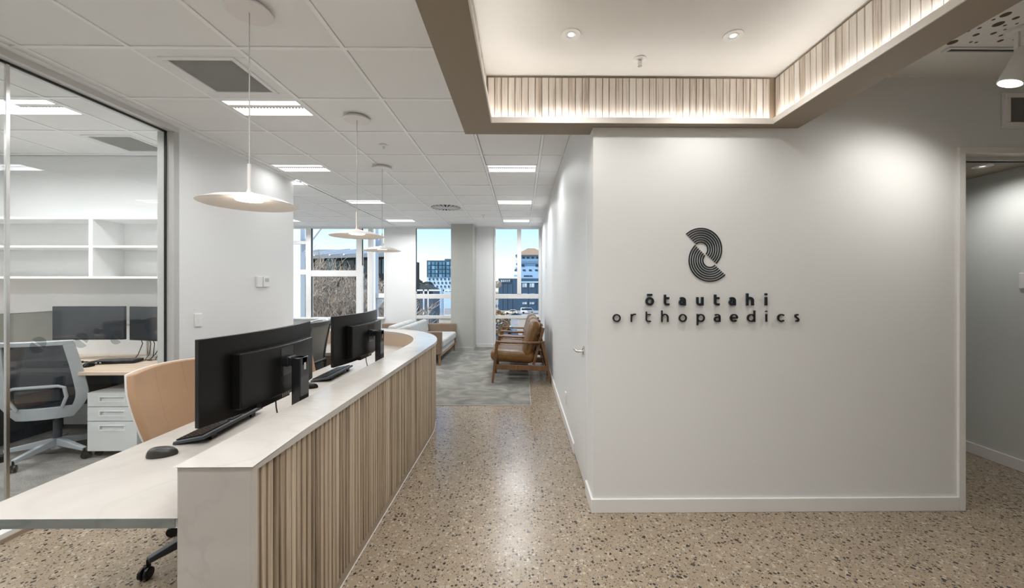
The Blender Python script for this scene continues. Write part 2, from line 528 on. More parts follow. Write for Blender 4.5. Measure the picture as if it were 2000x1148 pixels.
st(box('wall_right', 4.6, 4.72, -2.2, WY, 0, CZ, M['wall']))
# the passage seen through the opening
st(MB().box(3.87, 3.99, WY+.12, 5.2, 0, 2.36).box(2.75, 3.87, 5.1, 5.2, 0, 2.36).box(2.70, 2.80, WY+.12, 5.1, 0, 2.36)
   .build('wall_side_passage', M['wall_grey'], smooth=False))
st(box('baseboard_side_passage', 3.855, 3.87, WY+.12, 5.1, 0, 0.092, M['trimw'], bevel=0.003))
cp = st(box('ceiling_side_passage', 2.70, 3.99, WY+.12, 5.2, 2.36, 2.40, M['shade_taupe']))

# skirtings
st(box('baseboard_front', WX-.015, 2.795, WY-.015, WY, 0, 0.088, M['trimw'], bevel=0.003))
bp = st(MB().box(WX-.015, WX, WY, 2.69, 0, 0.088).box(WX-.015, WX, 3.31, YW, 0, 0.088).build('baseboard_passage', M['trimw'], bevel=0.003))
st(box('baseboard_left', LX, LX+.014, 3.33, 4.95, 0, 0.088, M['trimw'], bevel=0.003))

# opening trim on the sign wall
tr = structure('trim_1')
box('jamb', 2.795, 2.838, WY-.014, WY+.13, 0, 2.285, M['trimw'], tr, 0.002)
box('jamb', 3.86, 3.905, WY-.014, WY+.13, 0, 2.285, M['trimw'], tr, 0.002)
box('head', 2.795, 3.905, WY-.014, WY+.13, 2.285, 2.325, M['trimw'], tr, 0.002)
box('head_stop', 2.838, 3.86, WY+.05, WY+.075, 2.262, 2.285, M['trimg'], tr)
box('shadow_line', 2.838, 3.86, WY+.076, WY+.084, 2.255, 2.285, M['gasket'], tr)

# flush door in the passage wall
dr = st(box('door_1', WX-.004, WX+.002, 2.70, 3.30, 0.012, 1.975, M['wall'], bevel=0.0015))
h = MB()
h.lathe([(0.0, 0), (0.026, 0), (0.026, 0.008), (0.0, 0.008)], 24, Matrix.Translation((WX-.004, 2.80, 0.965)) @ Matrix.Rotation(R(-90), 4, 'Y'))
h.tube([(WX-.01, 2.80, 0.965), (WX-.05, 2.80, 0.965), (WX-.056, 2.806, 0.965), (WX-.058, 2.82, 0.965), (WX-.058, 2.92, 0.965)], 0.0095, 12)
h.build('handle', M['chrome'], dr)
box('lock_plate', WX-.010, WX-.003, 2.775, 2.795, 0.955, 1.005, M['chrome'], dr, 0.002)

# ------------------------------------------------------------------ tiled ceiling
ceil = structure('ceiling')
SLAB = MB().box(-6.4, 4.8, -2.4, 9.2, 2.82, 3.0)
SLAB.build('soffit_slab', M['tbar'], ceil, smooth=False)
special = {}          # (k, n): depth range of the part of the cell already filled
troffers = [(-4,1,0),(-5,3,1),(-1,3,1),(-5,6,1),(-1,6,1),(-1,9,1),(-5,9,1),(-6,4,1),(-9,9,1),(-7,1,0),(-7,-2,0),(-9,1,0),(-9,-2,0),(-4,-3,0),(-4,-6,0),(-2,-2,0),(-2,-5,0),(-9,6,1)]  # several cells out of view are added to fill reception and office with light
for k, n, half in troffers: special[(k, n)] = half
for c in ((-4,0), (-7,2), (-3,7)): special[c] = 'full'
regions = [(LX+.02, -0.411, -2.2, YW), (-0.411, WX-.012, 2.585, YW), (-6.18, LX+.02, 4.97, YW), (-6.18, LX-.15, 0.32, 4.03)]
full_tile = None
g = 0.0145
bars = MB()
for ri, (x0, x1, y0, y1) in enumerate(regions):
    dz = .0004*ri
    ka, kb = math.floor((x0-GX)/GP), math.floor((x1-GX)/GP)
    na, nb = math.floor((y0-GY)/GP), math.floor((y1-GY)/GP)
    for k in range(ka, kb+2):
        xx = GX+GP*k
        if x0+.002 < xx < x1-.002: bars.box(max(xx-.012, x0), min(xx+.012, x1), y0, y1, CZ-.001, CZ+.02)
    for n in range(na, nb+2):
        yy = GY+GP*n
        if y0+.002 < yy < y1-.002: bars.box(x0, x1, max(yy-.012, y0), min(yy+.012, y1), CZ-.0008, CZ+.0195)
    for xx in (x0, x1): bars.box(xx-.012, xx+.012, y0, y1, CZ-.0014+dz, CZ+.021-dz)
    for yy in (y0, y1): bars.box(x0, x1, yy-.012, yy+.012, CZ-.0012+dz, CZ+.0212-dz)
    for k in range(ka, kb+1):
        for n in range(na, nb+1):
            a0, a1 = max(GX+GP*k, x0)+g, min(GX+GP*(k+1), x1)-g
            b0, b1 = max(GY+GP*n, y0)+g, min(GY+GP*(n+1), y1)-g
            sp = special.get((k, n))
            if sp == 'full': continue
            if sp == 0: b0 = GY+GP*n+.295
            if sp == 1: b1 = GY+GP*n+.305
            if a1-a0 < .03 or b1-b0 < .03: continue
            if abs(a1-a0-GP+2*g) < 1e-6 and abs(b1-b0-GP+2*g) < 1e-6:
                if full_tile is None:
                    full_tile = MB().box(-GP/2+g, GP/2-g, -GP/2+g, GP/2-g, 0, .018).build('ceiling_tile', M['tile'], ceil, 0.002, 1, loc=((a0+a1)/2, (b0+b1)/2, CZ+.004))
                else:
                    twin(full_tile, ceil, ((a0+a1)/2, (b0+b1)/2, CZ+.004))
            else:
                MB().box(a0, a1, b0, b1, CZ+.004, CZ+.022).build('ceiling_tile', M['tile'], ceil, 0.002, 1)
bars.build('grid_bar', M['tbar'], ceil, smooth=False)
# perimeter shadow trims on the left partition
MB().box(LX, LX+.03, -2.2, 4.95, CZ-.012, CZ+.02).build('perimeter_trim', M['tbar'], ceil, smooth=False)

tl = {(-4,1): 'slim white ceiling light panel next to the square air grille',
      (-5,3): 'white ceiling light panel near the left wall above the reception desk',
      (-1,3): 'nearest white ceiling light panel of the row beside the right passage wall',
      (-5,6): 'white ceiling light panel behind the third pendant cord',
      (-1,6): 'middle white ceiling light panel of the row beside the right passage wall',
      (-1,9): 'farthest white ceiling light panel of the row above the right window',
      (-5,9): 'far white ceiling light panel near the windows left of the pillar',
      (-6,4): 'white ceiling light panel just past the end of the left wall',
      (-9,9): 'far left white ceiling light panel near the windows',
      (-9,6): 'white ceiling light panel over the left side of the lounge',
      (-7,1): 'white ceiling light panel inside the glass office',
      (-9,1): 'unseen added ceiling fill panel at the far left of the glass office',  # this and the next two: unseen, added to brighten the office
      (-9,-2): 'unseen added ceiling fill panel in the near left corner of the glass office',
      (-7,-2): 'unseen added ceiling fill panel at the near end of the glass office',
      (-2,-2): 'unseen added ceiling fill panel beside the recess above the camera',  # this and the next: unseen, added to brighten desk end and sign wall
      (-2,-5): 'unseen added ceiling fill panel beside the recess behind the camera',
      (-4,-3): 'unseen added ceiling fill panel over the near end of reception',  # this and the next: unseen, added as fill from behind the camera
      (-4,-6): 'unseen added ceiling fill panel by the rear wall of reception'}
for k, n, half in troffers:
    x0, x1 = GX+GP*k+.012, GX+GP*(k+1)-.012
    y0 = GY+GP*n+(.012 if half == 0 else .317); y1 = y0+.271
    t = thing('ceiling_light', tl[(k, n)], 'light', ((x0+x1)/2, (y0+y1)/2, CZ-.001), 0, 'slim ceiling light panels')
    hw, hd = (x1-x0)/2, (y1-y0)/2
    f = MB()
    f.box(-hw, hw, -hd, -hd+.016, 0, .02).box(-hw, hw, hd-.016, hd, 0, .02).box(-hw, -hw+.02, -hd+.016, hd-.016, 0, .02).box(hw-.02, hw, -hd+.016, hd-.016, 0, .02)
    f.box(-hw+.02, hw-.02, -.050, -.012, .003, .02)
    f.build('frame', M['white'], t, smooth=False)
    MB().box(-hw+.02, hw-.02, -hd+.016, -.050, .004, .018).box(-hw+.02, hw-.02, .004, hd-.016, .004, .018).build('diffuser', M['led'], t, smooth=False)
    l = bpy.data.lights.new('troffer_lamp', 'AREA'); l.shape = 'RECTANGLE'; l.size = .54; l.size_y = .22
    l.energy = TROFFER_W*{(-5,3): .15, (-1,3): .6, (-6,4): .3, (-7,1): 1.4, (-9,1): 1.4, (-7,-2): 1.4, (-1,6): 1.0, (-1,9): 1.3, (-5,6): 1.7, (-5,9): 1.8, (-9,6): 1.7, (-9,9): 1.7}.get((k, n), 1.0); l.spread = R(162); l.color = (.97, .985, 1.0)
    o = bpy.data.objects.new('troffer_lamp', l); C.objects.link(o); o.parent = t; o.location = (0, 0, -.003)
    s = MB().box(-hw+.02, hw-.02, -.012, .004, .012, .02).build('air_slot', M['hole'], t, smooth=False)
    v = MB()
    for i in range(22): v.box(-hw+.03+i*.024, -hw+.041+i*.024, -.012, .004, .002, .012)
    v.build('slot_vane', M['plinth'], t, smooth=False)

def grille_core(mb, w, d, z, nx, ny, bar):
    for i in range(nx+1):
        x = -w+2*w*i/nx; mb.box(x-bar, x+bar, -d, d, z, z+.003)
    for j in range(ny+1):
        y = -d+2*d*j/ny; mb.box(-w, w, y-bar, y+bar, z, z+.003)
def square_grille(name, label, loc, rot=None, w=.29, d=.29, flange=.045, core=.19, group=None, nx=42, ny=42):
    t = thing(name, label, 'vent', loc, 0, group)
    if rot: t.rotation_euler = rot
    f = MB()
    f.box(-w, w, -d, -core-.02, .0, .016).box(-w, w, core+.02, d, .0, .016).box(-w, -core-.02, -core-.02, core+.02, .0, .016).box(core+.02, w, -core-.02, core+.02, .0, .016)
    f.build('frame', M['white'], t, 0.003)
    f = MB()
    a, b_ = core+.03, core
    for (q0, q1, q2, q3) in ((-a, a, -a, -b_), (-a, a, b_, a), (-a, -b_, -b_, b_), (b_, a, -b_, b_)):
        f.box(q0, q1, q2, q3, -.008, .006)
    f.build('inner_frame', M['white'], t, 0.004)
    f = MB(); grille_core(f, core, core, -.001, nx, ny, .0026)
    f.build('pierced_core', M['grille'], t, smooth=False)
    box('dark_throat', -core, core, -core, core, .012, .016, M['hole'], t)
    return t
square_grille('air_grille', 'square pierced air return grille in a white ceiling tile', (GX+GP*-3.5, GY+GP*.5, CZ))
square_grille('air_grille', 'square pierced air grille in the ceiling inside the glass office', (GX+GP*-6.5, GY+GP*2.5, CZ))

# swirl diffuser
t = thing('swirl_diffuser', 'round swirl air diffuser in a white square ceiling plate', 'vent', (GX+GP*-2.5, GY+GP*7.5, CZ))
MB().box(-.292, .292, -.292, .292, .002, .016).build('plate', M['white'], t, 0.002)
MB().lathe([(0, .0015), (.25, .0015), (.25, .004), (0, .004)], 40).build('dark_disc', M['hole'], t)
for i in range(20):
    b = MB().prism([(.055, -.004), (.245, -.018), (.245, .008), (.055, .004)], -.006, .0)
    o = b.build('blade', M['white'], t, smooth=False); o.rotation_euler = (0, R(0), R(i*18))
MB().lathe([(0, -.010), (.05, -.008), (.056, .0), (0, .0)], 28).build('hub', M['white'], t)

def sprinkler(label, loc):
    t = thing('sprinkler', label, 'sprinkler', loc, 0, 'ceiling sprinklers')
    MB().lathe([(.012, 0), (.038, 0), (.036, -.006), (.02, -.010), (.012, -.010)], 24).build('escutcheon', M['white'], t)
    MB().tube([(0, 0, -.004), (0, 0, -.026)], .006, 10).tube([(-.010, 0, -.012), (-.011, 0, -.03), (0, 0, -.042)], .002, 6).tube([(.010, 0, -.012), (.011, 0, -.03), (0, 0, -.042)], .002, 6).build('head', M['chrome'], t)
    MB().lathe([(0, -.042), (.013, -.042), (.013, -.044), (0, -.044)], 16).build('deflector', M['chrome'], t)
sprinkler('small sprinkler head in the tiled ceiling right of the middle pendant', (-1.32, 3.72, CZ))
sprinkler('small far sprinkler head in the tiled ceiling beside the round diffuser', (-.73, 7.40, CZ))
sprinkler('small sprinkler head in the smooth recessed ceiling panel', (.69, 2.255, 2.7645))

# ------------------------------------------------------------------ dropped timber-lined coffer
co = structure('ceiling_coffer')
ZB = 2.445
XL, XLi, XRi, XR, YF, YFi, YN = -.375, -.19, 1.566, 1.765, 2.578, 2.395, -.9
b = MB()
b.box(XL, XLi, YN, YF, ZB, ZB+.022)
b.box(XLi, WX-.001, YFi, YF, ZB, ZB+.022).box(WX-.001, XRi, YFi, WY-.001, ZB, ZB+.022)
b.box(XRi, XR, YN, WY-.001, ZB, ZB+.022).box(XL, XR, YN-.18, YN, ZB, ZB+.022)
b.build('soffit_board', M['shade_taupe'], co, smooth=False)
b = MB()
b.box(XL, XL+.02, YN-.18, YF, ZB+.022, CZ+.02).box(XL+.02, WX-.001, YF-.02, YF, ZB+.022, CZ+.02)
b.box(XR-.02, XR, YN-.18, WY-.001, ZB+.022, CZ+.02).box(XL+.02, XR-.02, YN-.18, YN-.16, ZB+.022, CZ+.02)
b.build('outer_fascia', M['plaster'], co, smooth=False)
# lip that hides the strip
b = MB()
b.box(XLi+.0005, XLi+.007, YN, YFi-.007, ZB-.001, ZB+.034).box(XLi+.0005, XRi-.0005, YFi-.007, YFi-.0005, ZB-.001, ZB+.034).box(XRi-.007, XRi-.0005, YN, YFi-.007, ZB-.001, ZB+.034).box(XLi+.0005, XRi-.0005, YN+.0005, YN+.007, ZB-.001, ZB+.034)
b.build('strip_lip', M['lip'], co, smooth=False)
XS0, XS1, YS = -.222, 1.605, 2.437
ls = MB()
zl = ZB+.0225
ls.box(XLi-.022, XLi-.010, YN, YFi, zl, zl+.006).box(XLi-.022, XRi+.022, YFi+.010, YFi+.022, zl, zl+.006).box(XRi+.010, XRi+.022, YN, YFi, zl, zl+.006).box(XLi, XRi, YN-.022, YN-.010, zl, zl+.006)
ls.build('led_strip', M['strip'], co, smooth=False)
b = MB()
b.box(XS0-.03, XS0-.016, YN-.03, YS+.016, ZB+.022, 2.764).box(XS1+.016, XS1+.03, YN-.03, YS+.016, ZB+.022, 2.764).box(XS0-.016, XS1+.016, YS+.016, YS+.0225, ZB+.022, 2.764).box(XS0-.016, XS1+.016, YN-.04, YN-.03, ZB+.022, 2.764)
b.build('slat_backing', M['plinth'], co, smooth=False)
box('coffer_ceiling', XS0-.03, XS1+.03, YN-.04, YS+.0225, 2.7645, 2.80, M['plaster'], co)
p = 0.0425
sl = None
def slat_piece(x, y, rz, w=1.0):
    global sl
    if sl is None:
        sl = MB().box(-.0195, .0195, 0, .016, 0, 2.748-ZB-.024).build('slat', M['cslat'], co, 0.0025, 1)
        sl.location = (x, y, ZB+.024); sl.rotation_euler = (0, 0, rz)
    else:
        twin(sl, co, (x, y, ZB+.024), rz)
n = int((XS1-XS0)/p)
rr = random.Random(3)
for i in range(n): slat_piece(XS0+p*(i+.5)+.009, YS+rr.uniform(-.001, .001), 0)
n = int((YS-YN)/p)
for i in range(n): slat_piece(XS1+rr.uniform(-.001, .001), YS-p*(i+.5), R(-90))
for i in range(n): slat_piece(XS0+rr.uniform(-.001, .001), YS-p*(i+.5), R(90))

# plaster ceiling on the right with its pierced panel and slot
rc = structure('ceiling_right')
box('plaster_board', XR, 4.7, -2.3, WY, 2.772, 2.81, M['plaster'], rc)
box('plaster_board', LX, XR, -2.3, YN-.181, 2.772, 2.81, M['plaster'], rc)
MB().box(1.80, 4.5, -.6, 2.125, 2.766, 2.7725).build('pierced_panel', M['plaster'], rc, smooth=False)
holes = []
rr = random.Random(11)
hb = MB()
tries = 0
while len(holes) < 330 and tries < 30000:
    tries += 1
    rad = rr.choice([.006, .007, .008, .012, .013, .020, .022])
    x, y = rr.uniform(2.25, 3.3), rr.uniform(1.1, 2.09)
    if all((x-a)**2+(y-c)**2 > (rad+q+.012)**2 for a, c, q in holes):
        holes.append((x, y, rad))
        hb.lathe([(0, 2.7652), (rad, 2.7652), (rad, 2.7664), (0, 2.7664)], 14, Matrix.Translation((x, y, 0)))
ho = hb.build('perforation', M['backing'], rc, smooth=False); ho['kind'] = 'stuff'
MB().box(2.38, 4.5, 2.130, 2.142, 2.760, 2.772).box(2.38, 4.5, 2.166, 2.178, 2.760, 2.772).box(2.38, 2.40, 2.142, 2.166, 2.760, 2.772).build('slot_frame', M['white'], rc, smooth=False)
box('slot_gap', 2.40, 4.5, 2.142, 2.166, 2.768, 2.7722, M['hole'], rc)

def downlight(label, loc, power, size=146, col=(1.0, .985, .955), r=.05, blend=1.0):
    t = thing('downlight', label, 'light', loc, 0, 'recessed downlights')
    MB().lathe([(.028, .002), (.028, -.004), (r, -.005), (r+.001, 0), (.030, .004)], 36, cap=False).build('trim_ring', M['white'], t)
    MB().lathe([(.0, .0), (.020, -.001), (.026, -.006), (.029, -.005), (.027, .003), (0, .003)], 28).build('gimbal', M['white'], t)
    MB().lathe([(0, -.0035), (.017, -.0035), (.017, -.001), (0, -.001)], 24).build('lens', M['dlens'], t)
    l = bpy.data.lights.new('downlight_lamp', 'SPOT'); l.energy = power; l.spot_size = R(size); l.spot_blend = blend; l.shadow_soft_size = .03; l.color = col
    o = bpy.data.objects.new('downlight_lamp', l); C.objects.link(o); o.parent = t; o.location = (0, 0, -.02)
    return t
downlight('left white round downlight in the recessed ceiling panel', (.26, 2.04, 2.7645), 22)
downlight('right white round downlight in the recessed ceiling panel', (1.12, 2.04, 2.7645), 22)
downlight('near left round downlight in the recessed ceiling panel', (.26, .55, 2.7645), 40)
downlight('near right round downlight in the recessed ceiling panel', (1.12, .55, 2.7645), 40)
downlight('round downlight in the low ceiling of the side passage', (3.55, 2.95, 2.36), 17, 165, (1, .98, .95), .06)

# aimed ceiling spotlight at the right edge
t = thing('spotlight', 'white aimed ceiling spotlight with a glowing lens at the right edge', 'light', (2.565, 1.98, 2.772))
MB().lathe([(0, 0), (.045, 0), (.045, -.022), (0, -.022)], 28).build('base', M['white'], t)
MB().box(-.007, .007, -.010, .010, -.15, -.02).build('yoke', M['white'], t, 0.002)
ax = Vector((-.32, .20, -.88)).normalized()
q = ax.to_track_quat('-Z', 'Y').to_matrix().to_4x4()
cen = Vector((-.005, -.015, -.205))
Mx = Matrix.Translation(cen) @ q
MB().lathe([(.0, .085), (.046, .085), (.050, .078), (.050, -.085), (.046, -.088), (.044, -.082), (0, -.082)], 32, Mx).build('barrel', M['white'], t)
MB().lathe([(0, -.0832), (.043, -.0832), (.043, -.0825), (0, -.0825)], 32, Mx).build('lens', M['spotled'], t)
l = bpy.data.lights.new('spot_lamp', 'SPOT'); l.energy = 22; l.spot_size = R(152); l.spot_blend = 1.0; l.shadow_soft_size = .035; l.color = (1, .965, .91)
o = bpy.data.objects.new('spot_lamp', l); C.objects.link(o); o.parent = t
o.matrix_local = Matrix.Translation(cen + ax*.10) @ q
# its neighbour further along the same slot, out of the picture, as the wash on the wall implies

# wall vent above the opening
square_grille('wall_vent', 'white square air vent high on the wall above the opening', (3.081+.115, WY-.017, 2.561), (R(-90), 0, 0), .115, .115, .02, .078, None, 24, 24)

# ------------------------------------------------------------------ window wall
def window(name, x0, x1, z0, z1, verts, horis, panes, mw='white'):
    """verts/horis: (a0, a1, b0, b1) bars as x0,x1,z0,z1"""
    w = structure(name)
    m = M['trimw']
    for (a0, a1, c0, c1) in verts: box('mullion', a0, a1, YW-.04, YW+.06, c0, c1, m, w, 0.003)
    for (a0, a1, c0, c1) in horis: box('transom', a0, a1, YW-.03, YW+.05, c0, c1, m, w, 0.003)
    for (a0, a1, c0, c1) in panes: box('pane', a0, a1, YW+.012, YW+.018, c0, c1, M['wglass'], w)
    return w
ZT = CZ
# left group, sill height 0.70
w1 = window('window_1', -6.2, -3.165, .70, ZT,
    [(-6.2, -6.12, .70, ZT), (-4.967, -4.849, .70, ZT), (-3.813, -3.683, .70, ZT), (-3.541, -3.447, .70, ZT), (-3.175, -3.155, .70, ZT)],
    [(-6.12, -4.967, 2.39, 2.465), (-6.12, -4.967, 1.69, 1.80), (-4.849, -3.813, 1.645, 1.785),
     (-6.12, -3.175, .66, .705), (-6.12, -3.175, ZT-.03, ZT)],
    [(-6.12, -4.967, .70, ZT-.03), (-4.849, -3.813, .70, ZT-.03), (-3.683, -3.541, .70, ZT-.03), (-3.447, -3.175, .70, ZT-.03)])
box('gasket', -4.849, -4.826, YW-.02, YW-.01, .70, ZT, M['gasket'], w1)
box('gasket', -3.683, -3.666, YW-.02, YW-.01, 1.9, ZT, M['gasket'], w1)
box('sill_board', -6.2, -3.15, YW-.16, YW+.02, .672, .697, M['trimw'], w1, 0.004)
w2 = window('window_2', -2.561, -1.60, 0, ZT,
    [(-2.561, -2.442, 0, ZT), (-1.56, -1.50, 0, ZT)],
    [(-2.442, -1.56, 1.133, 1.24), (-2.442, -1.56, .671, .742), (-2.442, -1.56, 0, .09), (-2.442, -1.56, ZT-.03, ZT)],
    [(-2.442, -1.56, 1.24, ZT-.03), (-2.442, -1.56, .742, 1.133), (-2.442, -1.92, .09, .671)])
box('solid_panel', -1.92, -1.56, YW-.01, YW+.03, .09, .671, M['trimw'], w2, 0.004)
box('gasket', -2.442, -2.425, YW-.02, YW-.01, 1.3, ZT, M['gasket'], w2)
w3 = window('window_3', -.641, WX, 0, ZT,
    [(-.641, -.605, 0, ZT), (-.106, -.011, 1.24, ZT), (.394, WX-.002, 0, ZT)],
    [(-.605, .394, 1.133, 1.24), (-.605, .394, .671, .742), (-.605, .394, 0, .07), (-.605, .394, ZT-.03, ZT)],
    [(-.605, -.106, 1.24, ZT-.03), (-.011, .394, 1.24, ZT-.03), (-.605, .394, .742, 1.133), (-.605, -.08, .07, .671)])
box('solid_panel', -.08, .394, YW-.01, YW+.03, .07, .671, M['trimw'], w3, 0.004)
ww = MB()
ww.box(-6.2, -2.561, YW-.02, YW+.1, 0, .66)            # low wall under the left windows
ww.box(-3.155, -2.561, YW-.02, YW+.1, .66, ZT)
ww.box(-1.50, -.641, YW-.01, YW+.1, 0, ZT)
ww.box(-6.3, 4.8, YW+.0, YW+.12, ZT, 3.0)
st(ww.build('wall_window', M['wall'], smooth=False))
st(MB().box(-6.2, -2.561, YW-.034, YW-.02, 0, .088).box(-1.05, -.641, YW-.024, YW-.01, 0, .088).build('baseboard_window', M['trimw'], bevel=0.003))
st(MB().box(-1.55, -1.064, 8.49, 8.97, 0, CZ+.01).build('wall_pillar', M['pillar'], bevel=0.004))
st(MB().box(-1.564, -1.050, 8.476, 8.97, 0, .088).build('baseboard_pillar', M['pillar'], bevel=0.003))
st(box('trim_2', -6.2, WX, YW-.10, YW-.02, CZ-.004, CZ+.012, M['trimw']))

# ------------------------------------------------------------------ glass partition of the office
gp = structure('wall_glass')
XG = -2.97
box('head_channel', LX-.14, LX, .3, 3.31, 2.728, CZ, M['trimg'], gp, 0.002)
box('jamb', LX-.14, LX, 3.262, 3.31, 0, 2.728, M['alu'], gp, 0.002)
box('sill_channel', LX-.14, LX-.004, .3, 3.262, 0, .052, M['trimw'], gp, 0.003)
box('sill_strip', LX-.004, LX+.004, .3, 3.262, 0, .024, M['plinth'], gp)
MB().box(XG-.008, XG+.008, 3.254, 3.262, .052, 2.728).box(XG-.008, XG+.008, .3, 3.262, 2.716, 2.728).box(XG-.008, XG+.008, .3, 3.262, .052, .058).build('gasket', M['gasket'], gp, smooth=False)
box('pane', XG-.005, XG+.005, 2.275, 3.254, .058, 2.716, M['pglass'], gp)
box('pane', XG-.005, XG+.005, .31, 2.255, .058, 2.716, M['pglass'], gp)
box('joint_strip', XG-.007, XG+.007, 2.257, 2.273, .058, 2.716, M['chrome'], gp)
# pale round marks on the glass, each two offset half discs
for yc, zc in ((2.405, 1.075), (2.64, 1.07), (2.865, 1.06), (2.16, 1.075)):
    mk = MB()
    for (dy, dz, a0, a1, rad) in ((0, .008, -45, 135, .042), (.0, -.008, 135, 315, .042)):
        pts = [(yc+dy+rad*math.cos(R(a0+(a1-a0)*i/20)), zc+dz+rad*math.sin(R(a0+(a1-a0)*i/20))) for i in range(21)]
        mk.prism(pts, XG+.0052, XG+.0058, 'x')
    mk.build('frosted_mark', M['frost'], gp, smooth=False)

# ------------------------------------------------------------------ small fittings on the walls
def plate(name, label, cat, x, y, z, face, w=.075, h=.115, rocker=True, d=.012):
    t = thing(name, label, cat, (x, y, z), {'+x': R(90), '-x': R(-90), '-y': 0}[face], 'switch and socket plates')
    MB().box(-w/2, w/2, -d, 0, -h/2, h/2).build('plate', M['white'], t, 0.003)
    if rocker: MB().box(-.009, .009, -d-.004, -d, -.014, .014).build('rocker', M['trimw'], t, 0.0015)
    return t
plate('light_switch', 'white light switch plate beside the glass office frame', 'switch', LX, 3.496, 1.13, '+x')
plate('intercom_panel', 'plain white wall plate left of its twin on the left wall', 'panel', LX, 4.291, 1.481, '+x', .085, .115, False, .022)
t = plate('thermostat', 'white thermostat with a grey display on the left wall', 'thermostat', LX, 4.405, 1.481, '+x', .10, .115, False, .022)
MB().box(-.03, .035, -.024, -.022, .0, .04).build('display', M['alu'], t, 0.001)
plate('wall_socket', 'white wall socket low on the passage wall near the door', 'socket', WX, 3.949, .297, '-x')
plate('wall_sensor', 'small white plate high on the passage wall near the window', 'sensor', WX, 7.155, 1.811, '-x', .07, .09, False)
plate('wall_socket', 'white wall socket low on the wall behind the armchairs', 'socket', WX, 7.62, .30, '-x')
plate('wall_panel', 'white control plate on the side passage wall at the right edge', 'switch', 3.87, 2.93, 1.477, '-x', .08, .12)

# ------------------------------------------------------------------ sign
KX, KZ = .0007438, .0007395
def sgx(px): return .492 + px*KX
def sgz(py): return 1.888 - py*KZ
def offset_stroke(mb, pts, w, d0, d1, closed=False, M4=None):
    n = len(pts)
    L, Rr = [], []
    for i, p in enumerate(pts):
        if closed: a, c = pts[i-1], pts[(i+1) % n]
        else: a, c = pts[max(i-1, 0)], pts[min(i+1, n-1)]
        dx, dz = c[0]-a[0], c[1]-a[1]
        q = math.hypot(dx, dz) or 1
        nx, nz = -dz/q*w/2, dx/q*w/2
        L.append((p[0]+nx, p[1]+nz)); Rr.append((p[0]-nx, p[1]-nz))
    vs = []; fs = []
    for y in (d0, d1):
        vs += [(a, y, b) for a, b in L] + [(a, y, b) for a, b in Rr]
    l0, r0, l1, r1 = 0, n, 2*n, 3*n
    rng = range(n) if closed else range(n-1)
    for i in rng:
        j = (i+1) % n
        fs += [(l0+i, l0+j, r0+j, r0+i), (l1+i, r1+i, r1+j, l1+j), (l0+i, l1+i, l1+j, l0+j), (r0+i, r0+j, r1+j, r1+i)]
    if not closed:
        fs += [(l0, r0, r1, l1), (l0+n-1, l1+n-1, r1+n-1, r0+n-1)]
    mb.add(vs, fs, M4)
def glyph(ch, w):
    """strokes of a letter, x-height 1; returns ([(points, closed)], width)"""
    h = w/2
    c = lambda cx, cy, r, a0, a1, n=24: arc(cx, cy, r, a0, a1, n)
    r = .5-h
    ring = (arc(.5, .5, r, 0, 360, 40)[:-1], True)
    if ch == 'o': return [ring], 1.0
    if ch == 'O': return [ring, ([(.2, 1.0+.27), (.8, 1.27)], False)], 1.0
    if ch == 't': return [([(h, 1.30), (h, h+.24)] + arc(h+.24, h+.24, .24, 180, 270, 12)[1:] + [(.64, h)], False), ([(h, 1-h), (.62, 1-h)], False)], .64
    if ch == 'a':
        q = .29
        return [([(.82-h, 0), (.82-h, 1-h-q)] + arc(.82-h-q, 1-h-q, q, 0, 90, 12)[1:] + [(.30, 1-h), (.14, .93-h)], False),
                ([(.82-h, .60), (.36, .60)] + arc(.36, (.60+h)/2, (.60-h)/2, 90, 270, 16)[1:] + [(.50, h), (.82-h, h+.10)], False)], .82
    if ch == 'u': return [([(h, 1), (h, .40)] + arc(.42, .40, .42-h, 180, 360, 18)[1:] + [(.84-h, 1)], False), ([(.84-h, 1), (.84-h, 0)], False)], .84
    if ch == 'h': return [([(h, 0), (h, 1.45)], False), ([(h, .55)] + arc(.45, .58, .45-h, 180, 0, 18) + [(.9-h, 0)], False)], .9
    if ch == 'i': return [([(h, 0), (h, 1)], False), (arc(h, 1.33, w*.285, 0, 360, 20)[:-1], True, w*.57)], w
    if ch == 'r': return [([(h, 0), (h, 1)], False), ([(h, .45)] + arc(.5, .55, .5-h, 180, 70, 12), False)], .58
    if ch == 'p': return [ring, ([(h, -.42), (h, 1)], False)], 1.0
    if ch == 'd': return [ring, ([(1-h, 0), (1-h, 1.45)], False)], 1.0
    if ch == 'e': return [([(h, .5), (1-h, .5)] + arc(.5, .5, r, 0, 315, 36)[1:], False)], 1.0
    if ch == 'c': return [(arc(.5, .5, r, 45, 315, 30), False)], .92
    if ch == 's': return [(arc(.36, .735, .265-h, 40, 250, 14) + arc(.36, .265, .265-h, 70, -140, 14), False)], .72
    if ch == 'Q': return [(arc(.5, .5, r, 0, 360, 40)[:-1], True), ([(.58, .32), (.95, -.05)], False)], 1.0
    if ch == 'U': return [([(h, 1), (h, .36)] + arc(.4, .36, .4-h, 180, 360, 18)[1:] + [(.8-h, 1)], False)], .8
    if ch == 'E': return [([(.65, 1-h), (h, 1-h), (h, h), (.65, h)], False), ([(h, .5), (.58, .5)], False)], .65
    if ch == 'S': return glyph('s', w)
    if ch == 'T': return [([(0, 1-h), (.74, 1-h)], False), ([(.37, 1), (.37, 0)], False)], .74
